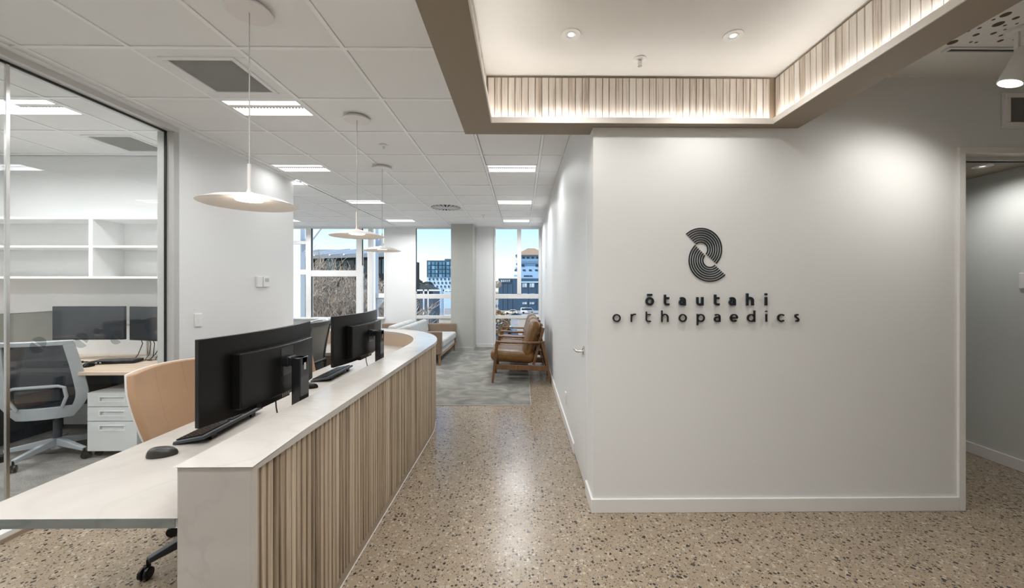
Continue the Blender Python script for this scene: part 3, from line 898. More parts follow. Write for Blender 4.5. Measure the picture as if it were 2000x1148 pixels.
def letter(ch, cx, zb, xh, w, mat, parent, y0, y1):
    st_, wd = glyph(ch, w)
    mb = MB()
    M4 = Matrix.Translation((cx-wd*xh/2, 0, zb)) @ Matrix.Diagonal((xh, 1, xh, 1))
    for i, q_ in enumerate(st_): offset_stroke(mb, q_[0], q_[2] if len(q_) > 2 else w, y0-.0004*i, y1+.0003*i, q_[1], M4)
    return mb.build('letter', mat, parent, smooth=False)
t = thing('sign_lettering', 'bold dark raised letters reading ōtautahi on the white wall', 'sign', (0, WY, 0))
for ch, x in zip('Otautahi', (430, 575, 710, 860, 1005, 1138, 1290, 1428)):
    letter(ch, sgx(x), sgz(777), 72*KZ, .25, M['ink'], t, -.016, -.004)
t = thing('sign_lettering', 'thin black raised letters reading orthopaedics on the white wall', 'sign', (0, WY, 0))
for ch, x in zip('orthopaedics', (148, 288, 418, 560, 713, 868, 1008, 1153, 1300, 1431, 1558, 1695)):
    letter(ch, sgx(x), sgz(918), 68*KZ, .155, M['signblk'], t, -.016, -.004)
t = thing('logo_emblem', 'dark emblem of two offset sets of concentric half rings on the wall', 'sign', (0, WY, 0))
for (cx, cy, a0, a1) in ((873, 293, 134, -43), (951, 388, 317, 134)):
    for i in range(7):
        rad = (61+i*19.6)*KX
        mb = MB()
        offset_stroke(mb, arc(sgx(cx), sgz(cy), rad, a0, a1, 40), .0070, -.0052, 0)
        mb.build('ring_arc', M['ink'], t, smooth=False)

# ------------------------------------------------------------------ reception desk
DX, DY0, DYc, DR, DRy, DXc = -.845, 1.222, 3.70, 1.155, 1.40, -2.0
def dpath(off, y0=DY0, xend=-2.86, n=40):
    p = [(DX-off, y0 + (DYc-y0)*i/8) for i in range(8)]
    p += [(DXc+(DR-off)*math.cos(math.pi/2*i/n), DYc+(DRy-off)*math.sin(math.pi/2*i/n)) for i in range(n+1)]
    p += [(DXc + (xend-DXc)*i/4, DYc+DRy-off) for i in range(1, 5)]
    return p
rd = thing('reception_desk', 'long curved reception desk clad in vertical timber slats with pale top', 'desk')
ctm = MB().strip(dpath(0, DY0), dpath(.235, DY0), .853, .875)
ctm.box(DX-.235, DX, DY0, DY0+.026, 0, .853)
ct = ctm.build('counter_top', M['counter'], rd)
bw = ct.data.attributes.new('bevel_weight_edge', 'FLOAT', 'EDGE')
for e in ct.data.edges:
    p, q = ct.data.vertices[e.vertices[0]].co, ct.data.vertices[e.vertices[1]].co
    if (min(p.z, q.z) > .874 and (not .2 < (p-q).length < .26 or p.y < DY0+.001)) or (abs(p.z-q.z) > .01 and p.y < DY0+.001 and q.y < DY0+.001): bw.data[e.index].value = 1.0
bm_ = ct.modifiers.new('bevel', 'BEVEL'); bm_.width = .006; bm_.segments = 3; bm_.limit_method = 'WEIGHT'
MB().strip(dpath(.030, DY0+.026), dpath(.050, DY0+.026), .055, .853).build('slat_backing', M['backing'], rd, smooth=False)
MB().strip(dpath(.018, DY0+.026), dpath(.05, DY0+.026), 0, .0545).build('plinth', M['plinth'], rd, smooth=True)
MB().strip(dpath(.0145, DY0+.026), dpath(.0178, DY0+.026), 0, .006).build('plinth_seal', M['trimw'], rd)
MB().strip(dpath(.214, DY0+.026), dpath(.232, DY0+.026), .05, .853).build('upstand', M['upstand'], rd)
wt = MB().strip(dpath(.2325, DY0), dpath(.905, DY0), .684, .714).build('worktop', M['worktop'], rd, 0.002, 2)
MB().box(DX-.904, DX-.237, DY0-.003, DY0, .685, .7125).build('edge_band', M['concrete'], wt)
for (lx, ly) in ((-1.748, 1.235), (-1.748, 3.0), (-2.78, 4.26)):
    MB().box(lx, lx+.045, ly, ly+.045, 0, .684).build('leg', M['charcoal'], rd, 0.003)
MB().box(-1.748, -1.703, 1.28, 3.0, .644, .684).build('rail', M['charcoal'], rd, 0.003)
# slats: straight run, then round the curve
ds = None
pit = .0345
ss = random.Random(5)
wid = [.024, .025, .026, .027]
protos = []
def desk_slat(x, y, rz):
    w = ss.randrange(4)
    while len(protos) < 4:
        protos.append(None)
    if protos[w] is None:
        hw = wid[w]/2
        protos[w] = MB().box(-.018, 0, -hw, hw, .055, .8525).build('slat', M['slat'], rd, 0.004, 2)
        protos[w].location = (x, y, 0); protos[w].rotation_euler = (0, 0, rz)
    else: twin(protos[w], rd, (x, y, 0), rz)
y = DY0+.026+.016
while y < DYc:
    desk_slat(DX-.012+ss.uniform(-.001, .001), y, 0)
    y += pit
rx_, ry_ = DR-.012, DRy-.012
ang = (y-DYc)/ry_
while ang < math.pi/2:
    desk_slat(DXc+rx_*math.cos(ang), DYc+ry_*math.sin(ang), math.atan2(math.sin(ang)/ry_, math.cos(ang)/rx_))
    ang += pit/math.hypot(rx_*math.sin(ang), ry_*math.cos(ang))

# ------------------------------------------------------------------ monitors on the desk
def curved_monitor(label, loc):
    t = thing('monitor', label, 'monitor', loc, 0, 'curved monitors on the reception desk')
    # local: screen faces -x, width along y, back convex towards +x
    wd, z0, z1, sag = .82, .149, .508, .055
    bx = lambda v, d=0: -.0 - sag*(2*v-1)**2 + d
    MB().slab(lambda u, v: (bx(v), (v-.5)*wd, z0+(z1-z0)*u), 2, 24, .022).build('shell', M['black'], t, 0.002)
    MB().slab(lambda u, v: (bx(v, -.0125), (v-.5)*(wd-.016), z0+.012+(z1-z0-.02)*u), 2, 24, .002).build('screen', M['screen'], t)
    hw = .285
    MB().slab(lambda u, v: (-.0 - sag*((2*v-1)*hw*2/wd)**2 + .036, (v-.5)*hw*2, z0+.035+(z1-z0-.115)*u), 2, 20, .052).build('back_housing', M['black'], t, 0.006, 3)
    MB().box(.0615, .0625, -.05, .05, .275, .415).build('mount_plate', M['blackg'], t, 0.0008)
    MB().box(.06, .085, -.035, .035, .325, .365).tube([(.075, -.03, .345), (.075, .03, .345)], .026, 16).build('pivot', M['blackg'], t, 0.002)
    MB().box(.085, .15, -.022, .022, .322, .364).build('arm', M['blackg'], t, 0.003)
    MB().box(.105, .150, -.04, .04, .0, .364).build('stand_column', M['blackg'], t, 0.004)
    MB().box(.1498, .1508, -.008, .010, .30, .335).build('badge', M['chrome'], t)
    MB().box(-.10, .155, -.10, .10, .0, .010).build('stand_foot', M['blackg'], t, 0.004)
    MB().box(.02, .045, -.17, .05, z0+.006, z0+.04).build('port_bay', M['black'], t, 0.003)
    for i in range(4): MB().box(.0452, .046, -.015+i*.016, -.005+i*.016, z0+.014, z0+.03).build('port', M['alu'], t)
    MB().tube([(.04, -.06, z0+.02), (.046, -.065, z0-.02), (.058, -.075, z0-.05), (.06, -.085, z0-.09), (.03, -.09, .004)], .0032, 8).build('cable', M['black'], t)
    return t
m1 = curved_monitor('black curved monitor nearest the camera on the reception desk, back turned', (-1.255, 1.985, .714))
m2 = dup(m1, (-1.275, 3.14, .714), 0, 'second black curved monitor farther along the reception desk, back turned')

def keyboard(label, loc, rz, mat):
    t = thing('keyboard', label, 'keyboard', loc, rz, 'desk keyboards')
    # local: long axis along x, far edge +y raised on feet
    tilt = Matrix.Translation((0, 0, .012)) @ Matrix.Rotation(R(9), 4, 'X')
    MB().prism([(-.07, 0), (.07, 0), (.07, .016), (-.066, .013)], -.225, .225, 'x', tilt).build('body', mat, t, 0.003)
    kx = .0193
    proto = None
    for r_ in range(6):
        y = -.055+r_*.0196
        x = -.214
        while x < .205:
            wkey = kx
            if r_ == 0 and -.10 < x < -.02: wkey = kx*5
            if not (r_ == 5 and int((x+.214)/kx) in (1, 6, 11)):
                if wkey == kx:
                    if proto is None:
                        proto = MB().add(*_key(kx*.86, .0165)).build('key', M['black'], t); k_ = proto
                    else: k_ = twin(proto, t, (0, 0, 0))
                else: k_ = MB().add(*_key(wkey*.97, .0165)).build('key', M['black'], t)
                P = tilt @ Vector((x+wkey/2, y, .0148+(y+.066)*.022))
                k_.location = P; k_.rotation_euler = (R(9), 0, 0)
            x += wkey
    for sx in (-.15, .15): MB().box(sx-.018, sx+.018, .050, .062, .0005, .022).build('foot', M['black'], t, 0.002)
    return t
def _key(w, d):
    a, b, hh = w/2, d/2, .004
    return ([(-a,-b,0),(a,-b,0),(a,b,0),(-a,b,0),(-a*.85,-b*.85,hh),(a*.85,-b*.85,hh),(a*.85,b*.85,hh),(-a*.85,b*.85,hh)],
            [(4,5,6,7),(0,1,5,4),(1,2,6,5),(2,3,7,6),(3,0,4,7)])
# user sits at -x: far edge (+y local) points to +x world
keyboard('black keyboard under the nearest monitor on the reception desk', (-1.535, 2.005, .714), R(-90)+R(4), M['charcoal'])
keyboard('grey keyboard beside the second monitor on the reception desk', (-1.525, 3.15, .714), R(-90)+R(2), M['charcoal'])

def mouse(label, loc, rz, mat):
    t = thing('computer_mouse', label, 'mouse', loc, rz, 'computer mice')
    def fn(u, v):
        a = 2*math.pi*v
        rx, ry = .032, .054
        k = math.cos(u*math.pi/2)
        x = rx*math.cos(a)*(k**.45); y = ry*math.sin(a)*(k**.5)
        z = .034*math.sin(u*math.pi/2)*(1-.35*(y/ry)*.6)
        return (x, y, z+.003)
    mb = MB()
    P = [[fn(i/8, j/24) for j in range(24)] for i in range(9)]
    vs = [p for row in P for p in row]; fs = []
    for i in range(8):
        for j in range(24):
            j2 = (j+1) % 24
            fs.append((i*24+j, i*24+j2, (i+1)*24+j2, (i+1)*24+j))
    fs.append(tuple(range(24))[::-1])
    mb.add(vs, fs)
    mb.build('shell', mat, t)
    MB().tube([(0, .018, .0285), (0, .034, .0235)], .004, 10).build('wheel', M['blackg'], t)
    MB().lathe([(0, 0), (.031, 0), (.031, .003), (0, .003)], 24, Matrix.Diagonal((1, 1.65, 1, 1))).build('base', M['blackg'], t)
    return t
mouse('dark grey computer mouse at the near end of the reception desk', (-1.535, 1.67, .714), R(-68), M['mousegrey'])
mouse('black computer mouse half hidden behind the nearest monitor stand', (-1.50, 2.76, .714), R(-80), M['black'])

# ------------------------------------------------------------------ pendants over the desk
def pendant(label, x, y, zs):
    t = thing('pendant_light', label, 'lamp', (x, y, 0), 0, 'disc pendants over the reception desk')
    MB().lathe([(0, CZ-.001), (.078, CZ-.001), (.078, CZ-.02), (0, CZ-.02)], 40).lathe([(0, CZ-.02), (.098, CZ-.02), (.10, CZ-.022), (.10, CZ-.026), (0, CZ-.027)], 48).build('canopy', M['pendant'], t)
    MB().tube([(0, 0, CZ-.026), (0, 0, zs+.16)], .0026, 8).build('cord', M['alu'], t)
    MB().tube([(0, 0, zs+.18), (0, 0, zs+.055)], .0085, 14).lathe([(.0085, zs+.06), (.012, zs+.045), (.028, zs+.036)], 24, cap=False).build('stem', M['pendant'], t)
    MB().lathe([(.026, zs+.0375), (.075, zs+.028), (.15, zs+.010), (.204, zs-.012), (.205, zs-.0135), (.203, zs-.0145), (.15, zs+.006), (.075, zs+.023), (.0, zs+.030)], 64, cap=False).build('shade', M['pendant'], t)
    MB().lathe([(0, zs+.004), (.054, zs+.004), (.059, zs+.008), (.059, zs+.024), (0, zs+.027)], 32).build('led_disc', M['pled'], t)
    return t
pendant('large flat disc pendant light nearest the camera', -1.312, 1.88, 1.845)
pendant('flat disc pendant light in the middle of the three', -1.312, 3.10, 1.845)
pendant('flat disc pendant light farthest from the camera', -1.575, 4.39, 1.845)

# ------------------------------------------------------------------ task chairs
def star_base(t, mat, r=.31, a0=0.0, cast='black', hub_z=.12):
    for i in range(5):
        a = R(a0+72*i)
        ca, sa = math.cos(a), math.sin(a)
        p = MB()
        p.beam((.02*ca, .02*sa, hub_z), (r*ca, r*sa, .082), .042, .062, w2=.030, h2=.028)
        leg = p.build('leg', mat, t, 0.004)
        Q = Matrix.Translation((r*ca, r*sa, 0)) @ Matrix.Rotation(a+.6, 4, 'Z')
        c = MB()
        for s_ in (-1, 1):
            c.lathe([(0, -.009), (.024, -.009), (.028, -.004), (.028, .006), (0, .009)], 20, Q @ Matrix.Translation((.012, s_*.013, .0282)) @ Matrix.Rotation(R(90), 4, 'X'))
        c.box(-.012, .02, -.006, .006, .03, .06, Q)
        c.tube([(r*ca, r*sa, .05), (r*ca, r*sa, .085)], .007, 8)
        c.build('caster', M['black'], leg)
    MB().lathe([(.0, .06), (.038, .06), (.040, .10), (.034, .15), (0, .15)], 24).build('hub', mat, t)
    MB().tube([(0, 0, .12), (0, 0, .30)], .026, 16).tube([(0, 0, .28), (0, 0, .42)], .016, 14).build('gas_lift', M['charcoal'], t)

def cushion(name, w, d, z0, z1, mat, t, y=0.0, bev=.03, M4=None, x=0.0):
    return MB().box(x-w/2, x+w/2, y-d/2, y+d/2, z0, z1, M4).build(name, mat, t, bev, 4)

def tan_chair(label, loc, rz, a0):
    t = thing('task_chair', label, 'chair', loc, rz, 'tan reception chairs')
    star_base(t, M['charcoal'], .305, a0)
    MB().box(-.10, .10, -.11, .11, .41, .445).build('seat_plate', M['charcoal'], t, 0.004)
    cushion('seat', .50, .47, .445, .51, M['tan'], t, .02)
    # back leans away, wraps slightly towards the sitter; tapered at the foot
    def fn(u, v):
        z = .56+.445*u
        hw = (.215+.035*math.sin(min(1, u*1.25)*math.pi/2)) * (1 - .05*max(0, u-.8)/.2)
        s = 2*v-1
        y = -.235 - .075*u + .035*(1-u)**2 + .045*s*s
        return (s*hw, y, z - .012*u*s*s)
    MB().slab(fn, 14, 16, .034).build('backrest', M['tan'], t, 0.010, 3)
    def fb(u, v):
        x, y, z = fn(u, v); return (x*1.012, y-.021, z)
    MB().slab(fb, 14, 16, .010).build('back_shell', M['shellw'], t, 0.003)
    for s_ in (-.17, .17):
        MB().slab(lambda u, v: tuple(Vector(fn(u*.96+.02, .5+s_*1.0+(v-.5)*.006)) + Vector((0, .0172, 0))), 14, 1, .002).build('seam', M['tan'], t)
    MB().beam((0, -.06, .43), (0, -.235, .45), .06, .02).beam((0, -.235, .442), (0, -.262, .66), .06, .018, up=(0, 1, 0)).build('back_bar', M['charcoal'], t, 0.003)
    return t
# sitters face +x: local +y turned to +x
tan_chair('tan upholstered swivel chair at the near end of the reception desk', (-1.70, 2.20, 0), R(-90), 115)
tan_chair('tan upholstered swivel chair half hidden behind the nearest monitor', (-1.72, 3.36, 0), R(-90), 140)

def mesh_chair(label, loc, rz, frame, meshm, a0, group, arms=False, base=None):
    t = thing('mesh_chair', label, 'chair', loc, rz, group)
    star_base(t, base or frame, .31, a0)
    MB().box(-.10, .10, -.13, .10, .40, .44).build('mechanism', M['black'], t, 0.006)
    cushion('seat', .49, .45, .44, .515, M['seatblk'], t, .125, .032)
    def surf(u, v, off=0.0):
        z = .355+.64*u
        hw = .165+.105*math.sin(min(1, u/.32)*math.pi/2)-.045*max(0, u-.32)/.68
        s = 2*v-1
        y = -.235-.07*u+.06*(1-u)**2*.8-.035*math.sin(u*math.pi)*(-1) + .055*s*s + off
        return (s*hw, y, z)
    # frame: a closed band round the edge of the back
    def band(u0, u1, v0, v1, nu, nv, nm_, mat=frame, th=.022):
        return MB().slab(lambda u, v: surf(u0+(u1-u0)*u, v0+(v1-v0)*v), nu, nv, th)
    f = MB()
    for (u0, u1, v0, v1, nu, nv) in ((.0, .15, 0, 1, 4, 18), (.945, 1, 0, 1, 2, 18), (.15, .945, 0, .13, 14, 3), (.15, .945, .87, 1, 14, 3)):
        g_ = band(u0, u1, v0, v1, nu, nv, '')
        f.add(g_.v, g_.f)
    f.build('back_frame', frame, t, 0.004)
    MB().slab(lambda u, v: surf(.12+.84*u, .09+.82*v, .004), 14, 14, .003).build('mesh_panel', meshm, t)
    # lumbar loop behind the mesh
    lo = [surf(.14, .22, -.02), surf(.28, .19, -.035), surf(.40, .20, -.035), surf(.425, .26, -.035), surf(.43, .5, -.035), surf(.425, .74, -.035), surf(.40, .80, -.035), surf(.28, .81, -.035), surf(.14, .78, -.02)]
    MB().tube(lo, .012, 8).build('lumbar_loop', frame, t)
    MB().slab(lambda u, v: surf(.24+.14*u, .26+.48*v, -.022), 4, 10, .012).build('lumbar_pad', M['seatblk'], t, 0.003)
    MB().beam((0, -.08, .415), (0, -.165, .385), .10, .035).build('back_bar', M['black'], t, 0.006)
    if arms:
        for s_ in (-1, 1):
            MB().tube([(s_*.15, -.02, .43), (s_*.25, -.02, .45), (s_*.285, -.02, .50), (s_*.29, -.02, .62)], .012, 10).tube([(s_*.29, -.12, .635), (s_*.29, -.02, .64), (s_*.29, .12, .64)], .017, 10).build('arm', frame, t)
    return t
mesh_chair('grey framed mesh swivel chair inside the glass office', (-3.93, 3.32, .006), R(22), M['chairgrey'], M['meshback'], 253, 'mesh swivel chairs')
mesh_chair('mesh swivel chair with pale arms inside the far curve of the reception desk', (-2.27, 3.90, 0), R(90), M['charcoal'], M['meshgrey'], 40, 'mesh swivel chairs', True, M['chairgrey'])

bpy.data.objects['mesh_chair.001'].scale = (1, 1, 1.09)

# ------------------------------------------------------------------ glass office
od = thing('office_desk', 'long pale oak desk along the back wall of the glass office', 'desk')
MB().box(-5.95, LX-.145, 3.22, 4.045, .70, .728).build('desktop', M['oak'], od, 0.002)
for lx in (-3.12, -4.70, -5.9):
    MB().box(lx, lx+.05, 3.30, 3.98, .0065, .70).build('leg', M['charcoal'], od, 0.003)
MB().box(-5.85, -3.12, 3.94, 3.955, .25, .69).build('modesty_panel', M['charcoal'], od)
ds_ = thing('desk_screen', 'grey green fabric desk divider left of the office monitors', 'screen', (-4.78, 3.24, .7285))
MB().box(-.018, .018, 0, .80, 0, .45).build('panel', M['screenfab'], ds_, 0.006)
MB().box(-.021, .021, 0, .80, .45, .456).build('edge_cap', M['alu'], ds_)
sh = thing('wall_shelf', 'white open wall shelf with two bays inside the glass office', 'shelf', (0, 4.049, 0))
sm = M['white']
X0s, X1s, Dp = -5.6, LX-.145, .31
box('back_board', X0s, X1s, -.012, 0, 1.50, 2.09, sm, sh)
for z in (1.505, 1.800, 2.072): box('shelf_board', X0s, X1s, -Dp, -.012, z, z+.022, sm, sh, 0.001)
for x in (X0s, -4.135, X1s-.022):
    for (za, zb) in ((1.527, 1.800), (1.822, 2.072)): box('divider', x, x+(.04 if x == -4.135 else .022), -Dp, -.012, za, zb, sm, sh, 0.001)
plate('wall_socket', 'white double socket in the lower right shelf bay', 'socket', -3.47, 4.0365, 1.66, '-y', .06, .04, False, .008)

pd = thing('drawer_pedestal', 'pale grey three drawer pedestal on casters under the office desk', 'cabinet', (-3.40, 3.25, .006))
MB().box(-.205, .205, .02, .56, .055, .545).build('body', M['cabinet'], pd, 0.003)
for (za, zb) in ((.43, .543), (.31, .424), (.06, .304)):
    d = MB()
    zc = zb-.052
    d.box(-.203, .203, 0, .019, za, zc-.016).box(-.203, .203, 0, .019, zc+.016, zb).box(-.203, -.10, 0, .019, zc-.016, zc+.016).box(.10, .203, 0, .019, zc-.016, zc+.016)
    dd = d.build('drawer', M['cabinet'], pd, 0.001)
    hp = MB().box(-.10, .10, .013, .0188, zc-.016, zc+.016).build('pull', M['cabinet'], dd)
    MB().box(-.108, .108, -.003, 0, zc-.024, zc-.016).box(-.108, .108, -.003, 0, zc+.016, zc+.024).box(-.108, -.10, -.003, 0, zc-.016, zc+.016).box(.10, .108, -.003, 0, zc-.016, zc+.016).build('pull_rim', M['white'], dd)
for sx in (-.17, .17):
    for sy in (.06, .52):
        MB().lathe([(0, -.012), (.026, -.012), (.026, .012), (0, .012)], 18, Matrix.Translation((sx, sy, .0262)) @ Matrix.Rotation(R(90), 4, 'Y')).box(sx-.014, sx+.014, sy-.01, sy+.01, .03, .056).build('caster', M['black'], pd)

def flat_monitor(label, loc, rz, w, h):
    t = thing('flat_monitor', label, 'monitor', loc, rz, 'flat monitors in the glass office')
    MB().box(-w/2, w/2, 0, .018, 0, h).build('shell', M['black'], t, 0.003)
    MB().box(-w/2+.008, w/2-.008, -.0012, 0, .014, h-.008).build('screen', M['screen'], t)
    MB().box(-w/2+.12, w/2-.12, .018, .045, h*.2, h*.8).build('back_housing', M['black'], t, 0.006)
    return t
flat_monitor('wide flat monitor in the middle of the glass office desk', (-4.10, 3.71, .925), R(3), .645, .318)
flat_monitor('flat monitor beside the frame on the right of the glass office', (-3.50, 3.68, .918), R(-14), .52, .322)
ma = thing('arm_stand', 'white monitor arm post standing on the office desk', 'stand', (-3.70, 3.88, .7285))
MB().lathe([(0, 0), (.06, 0), (.06, .012), (0, .012)], 24).build('foot', M['white'], ma)
MB().tube([(0, 0, .01), (0, 0, .42)], .018, 14).build('post', M['chrome'], ma)
MB().beam((0, 0, .34), (-.50, -.105, .34), .03, .04).build('arm', M['white'], ma, 0.003)
MB().beam((0, 0, .36), (.12, -.12, .36), .03, .04).build('arm', M['white'], ma, 0.003)
dk = thing('docking_station', 'flat black docking station on the office desk', 'dock', (-3.72, 3.60, .7285), R(12))
MB().box(-.17, .17, -.065, .065, .003, .032).build('body', M['black'], dk, 0.008)
for i in range(3): MB().box(-.15+i*.03, -.135+i*.03, -.0662, -.065, .012, .022).build('port', M['alu'], dk)
cb = thing('power_cable', 'tangle of black cables hanging behind the right office monitor', 'cable', (-3.58, 3.76, .7285))
rr = random.Random(2)
for i in range(6):
    xa, xb = rr.uniform(-.10, .10), rr.uniform(-.12, .16)
    MB().tube([(xa, .0, .24), (xa+.01, .02, .15), ((xa+xb)/2+rr.uniform(-.03, .03), .0, .05), (xb, -.03, .006), (xb+rr.uniform(-.1, .1), -.07, .005)], .0034, 6).build('strand', M['black'], cb)
keyboard('black keyboard on the office desk behind the mesh chair', (-4.15, 3.44, .728), R(2), M['black'])
mouse('black computer mouse on the office desk', (-3.80, 3.44, .728), R(20), M['black'])
hs = thing('headset', 'small black headset lying on the office desk', 'headset', (-3.93, 3.52, .7285))
MB().tube([(x, y, .012+.006*math.sin(i)) for i, (x, y) in enumerate(arc(0, 0, .055, 0, 300, 18))], .006, 8).build('band', M['black'], hs)
MB().lathe([(0, 0), (.026, 0), (.026, .022), (0, .022)], 18, Matrix.Translation((.055, 0, .0))).build('ear_cup', M['black'], hs)

# ------------------------------------------------------------------ lounge: leather armchairs
def armchair(label, loc, rz):
    t = thing('armchair', label, 'armchair', loc, rz, 'leather armchairs along the right wall')
    wd = M['walnut']
    hw = .310
    for s_ in (-1, 1):
        x = s_*hw
        MB().beam((x, .43, 0), (x, .362, .60), .036, .030, up=(0, 1, 0), h2=.046).build('leg', wd, t, 0.004)
        MB().beam((x, -.428, 0), (x, -.310, .592), .036, .030, up=(0, 1, 0), h2=.048).build('leg', wd, t, 0.004)
        MB().slab(lambda u, v: (x+(u-.5)*.052, .385-.72*v, .605-.016*math.sin(v*math.pi)-.006*v), 3, 14, .028).build('armrest', wd, t, 0.006, 3)
        MB().beam((x, .385, .235), (x, -.385, .205), .030, .072).build('side_rail', wd, t, 0.004)
    for (y, z, h_) in ((.375, .232, .05), (-.34, .205, .05)):
        MB().box(-hw, hw, y-.012, y+.012, z-h_/2, z+h_/2).build('cross_rail', wd, t, 0.003)
    for x in (-.265, .265):
        MB().beam((x, -.175, .255), (x, -.325, .80), .026, .042, up=(0, 1, 0)).build('back_post', wd, t, 0.004)
    for k in range(5):
        f_ = .12+k*.2
        y, z = -.175-.15*f_-.004, .255+.545*f_
        MB().beam((-.30, y, z), (.30, y, z), .02, .05, up=(0, -.27, .96)).build('back_slat', wd, t, 0.003)
    # thick seat cushion with a rounded front, pillow back
    sc = MB().box(-.285, .285, -.175, .49, .275, .465, Matrix.Rotation(R(3.5), 4, 'X') @ Matrix.Translation((0, 0, -.005)))
    o = sc.build('seat_cushion', M['leather'], t, .085, 6)
    Q = Matrix.Translation((0, -.075, .385)) @ Matrix.Rotation(R(15.5), 4, 'X')
    def pillow(u, v):
        a, b_ = 2*u-1, v
        x = a*.29*(1-.10*b_**6-.04*(1-b_)**6)
        return tuple(Q @ Vector((x, 0, .53*b_)))
    MB().slab(pillow, 14, 14, lambda u, v: .055+.135*max(0, (1-abs(2*u-1)**4))**.5*max(0, (1-abs(2*v-1.0)**5))**.5).build('back_cushion', M['leather'], t, 0.012, 2)
    return t
a1 = armchair('brown leather armchair with timber frame nearest the camera', (0.0, 6.03, .006), R(90))
dup(a1, (0.0, 6.715, .006), R(90), 'middle one of three brown leather armchairs along the right wall')
dup(a1, (0.0, 7.40, .006), R(90), 'brown leather armchair farthest from the camera, beside the right window')

# ------------------------------------------------------------------ sofas back to back
def sofa(label, loc, rz):
    t = thing('sofa', label, 'sofa', loc, rz, 'grey sofas in the lounge')
    L, D = 1.62, .80
    for s_ in (-1, 1):
        x = s_*(L/2-.05)
        MB().box(x-.05, x+.05, -.30, .40, .19, .606).build('arm', M['sofatan'], t, .022, 4)
        for y in (.36, -.28):
            MB().beam((x, y, 0), (x, y-.01, .19), .03, .03, w2=.045, h2=.045).build('leg', M['oakleg'], t, 0.003)
    MB().box(-L/2+.02, L/2-.02, .355, .375, .15, .192).build('base_rail', M['oakleg'], t, 0.003)
    MB().box(-L/2+.10, L/2-.10, -.30, .37, .19, .295).build('base', M['sofagrey'], t, .012, 3)
    MB().box(-L/2+.02, L/2-.02, -.38, -.30, .19, .64).build('back', M['sofagrey'], t, .03, 4)
    for s_ in (-1, 1):
        MB().box(s_*.355-.35, s_*.355+.35, -.22, .41, .295, .435).build('seat_cushion', M['sofagrey'], t, .04, 5)
        Q = Matrix.Translation((s_*.355, -.235, .43)) @ Matrix.Rotation(R(10), 4, 'X')
        MB().box(-.345, .345, -.065, .065, 0, .275, Q).build('back_cushion', M['sofagrey'], t, .05, 5)
    return t
s1 = sofa('light grey sofa with brown arms facing the leather armchairs', (-1.83, 7.73, .006), R(-90))
s2 = dup(s1, (-2.64, 7.73, .006), R(90), 'light grey sofa with brown arms backing onto the other sofa')

# ------------------------------------------------------------------ tub chairs near the left windows
def tub(label, loc, rz):
    t = thing('tub_chair', label, 'chair', loc, rz, 'pale tub chairs near the left windows')
    n = 26
    def rim(a): return .70+.13*max(0, math.cos(a))   # highest at the back
    def ring(r0, r1, z0, zo, name, mat, a_lo, a_hi, parts):
        mb = MB()
        A = [a_lo+(a_hi-a_lo)*i/parts for i in range(parts+1)]
        vs = []; fs = []
        for a in A:
            sx, cy = math.sin(a), -math.cos(a)
            z1 = rim(a)+zo
            vs += [(r0*sx, r0*cy, z0), (r1*sx, r1*cy, z0), (r1*1.06*sx, r1*1.06*cy, z1), (r0*1.06*sx, r0*1.06*cy, z1)]
        for i in range(parts):
            b = 4*i
            for k in range(4):
                fs.append((b+k, b+(k+1) % 4, b+4+(k+1) % 4, b+4+k))
        fs += [(0, 1, 2, 3)[::-1], tuple(4*parts+k for k in range(4))]
        mb.add(vs, fs)
        return mb.build(name, mat, t, .008, 2)
    ring(.30, .335, .30, .0, 'shell', M['shellw'], -2.1, 2.1, 30)
    for i in range(9):
        a = -1.95+i*3.9/9
        ring(.235, .30, .40, -.012, 'channel', M['tubgrey'], a+.012, a+3.9/9-.012, 4)
    MB().lathe([(0, .28), (.27, .28), (.29, .31), (.29, .42), (.26, .45), (0, .455)], 32).build('seat', M['tubgrey'], t)
    for i in range(4):
        a = R(45+90*i)
        MB().tube([(.2*math.cos(a), .2*math.sin(a), .29), (.28*math.cos(a), .28*math.sin(a), 0)], [.016, .010], 10).build('leg', M['oakleg'], t)
    return t
tub('pale tub chair with grey channelled inside, by the left end of the windows', (-3.72, 6.75, .006), R(150))
tub('pale tub chair behind the mesh swivel chair in the desk curve', (-3.02, 6.10, .006), R(140))

# ------------------------------------------------------------------ outside
GZ = -8.3
M['asphalt'] = paint('asphalt', (0.27, 0.27, 0.27), 0.9, 0.15, .3, 0)
M['paving'] = paint('pale_paving', (0.50, 0.46, 0.40), 0.9, 0.10, .5, 0)
M['bark'] = wood('dry_bark', (0.26, 0.20, 0.15), (0.50, 0.42, 0.33), (0.70, 0.62, 0.52), 0.9, 6, 2, 9.0, 0.4)
M['navy'] = paint('navy_cladding', (0.035, 0.075, 0.125), 0.6, 0.08, .2, 0)
M['slate'] = paint('slate_cladding', (0.07, 0.105, 0.145), 0.6, 0.08, .2, 0)
M['dwall'] = paint('dark_brown_cladding', (0.035, 0.03, 0.027), 0.8, 0.2, .3, 0)
M['paleblue'] = paint('pale_blue_render', (0.30, 0.47, 0.66), 0.7, 0.06, .2, 0)
M['whiteblue'] = paint('white_blue_render', (0.42, 0.58, 0.74), 0.7, 0.06, .2, 0)
M['roofbrown'] = paint('brown_roof', (0.30, 0.215, 0.15), 0.8, 0.08, .5, 0)
M['roofgrey'] = paint('grey_metal_roof', (0.21, 0.225, 0.235), 0.6, 0.05, .4, 0)
M['bglass'] = paint('building_glass', (0.055, 0.17, 0.27), 0.12, 0.3, .25, 0)
M['lglass'] = paint('light_building_glass', (0.14, 0.30, 0.42), 0.15, 0.3, .25, 0)
M['dglass'] = paint('dark_building_glass', (0.015, 0.028, 0.045), 0.12, 0.3, .25, 0)
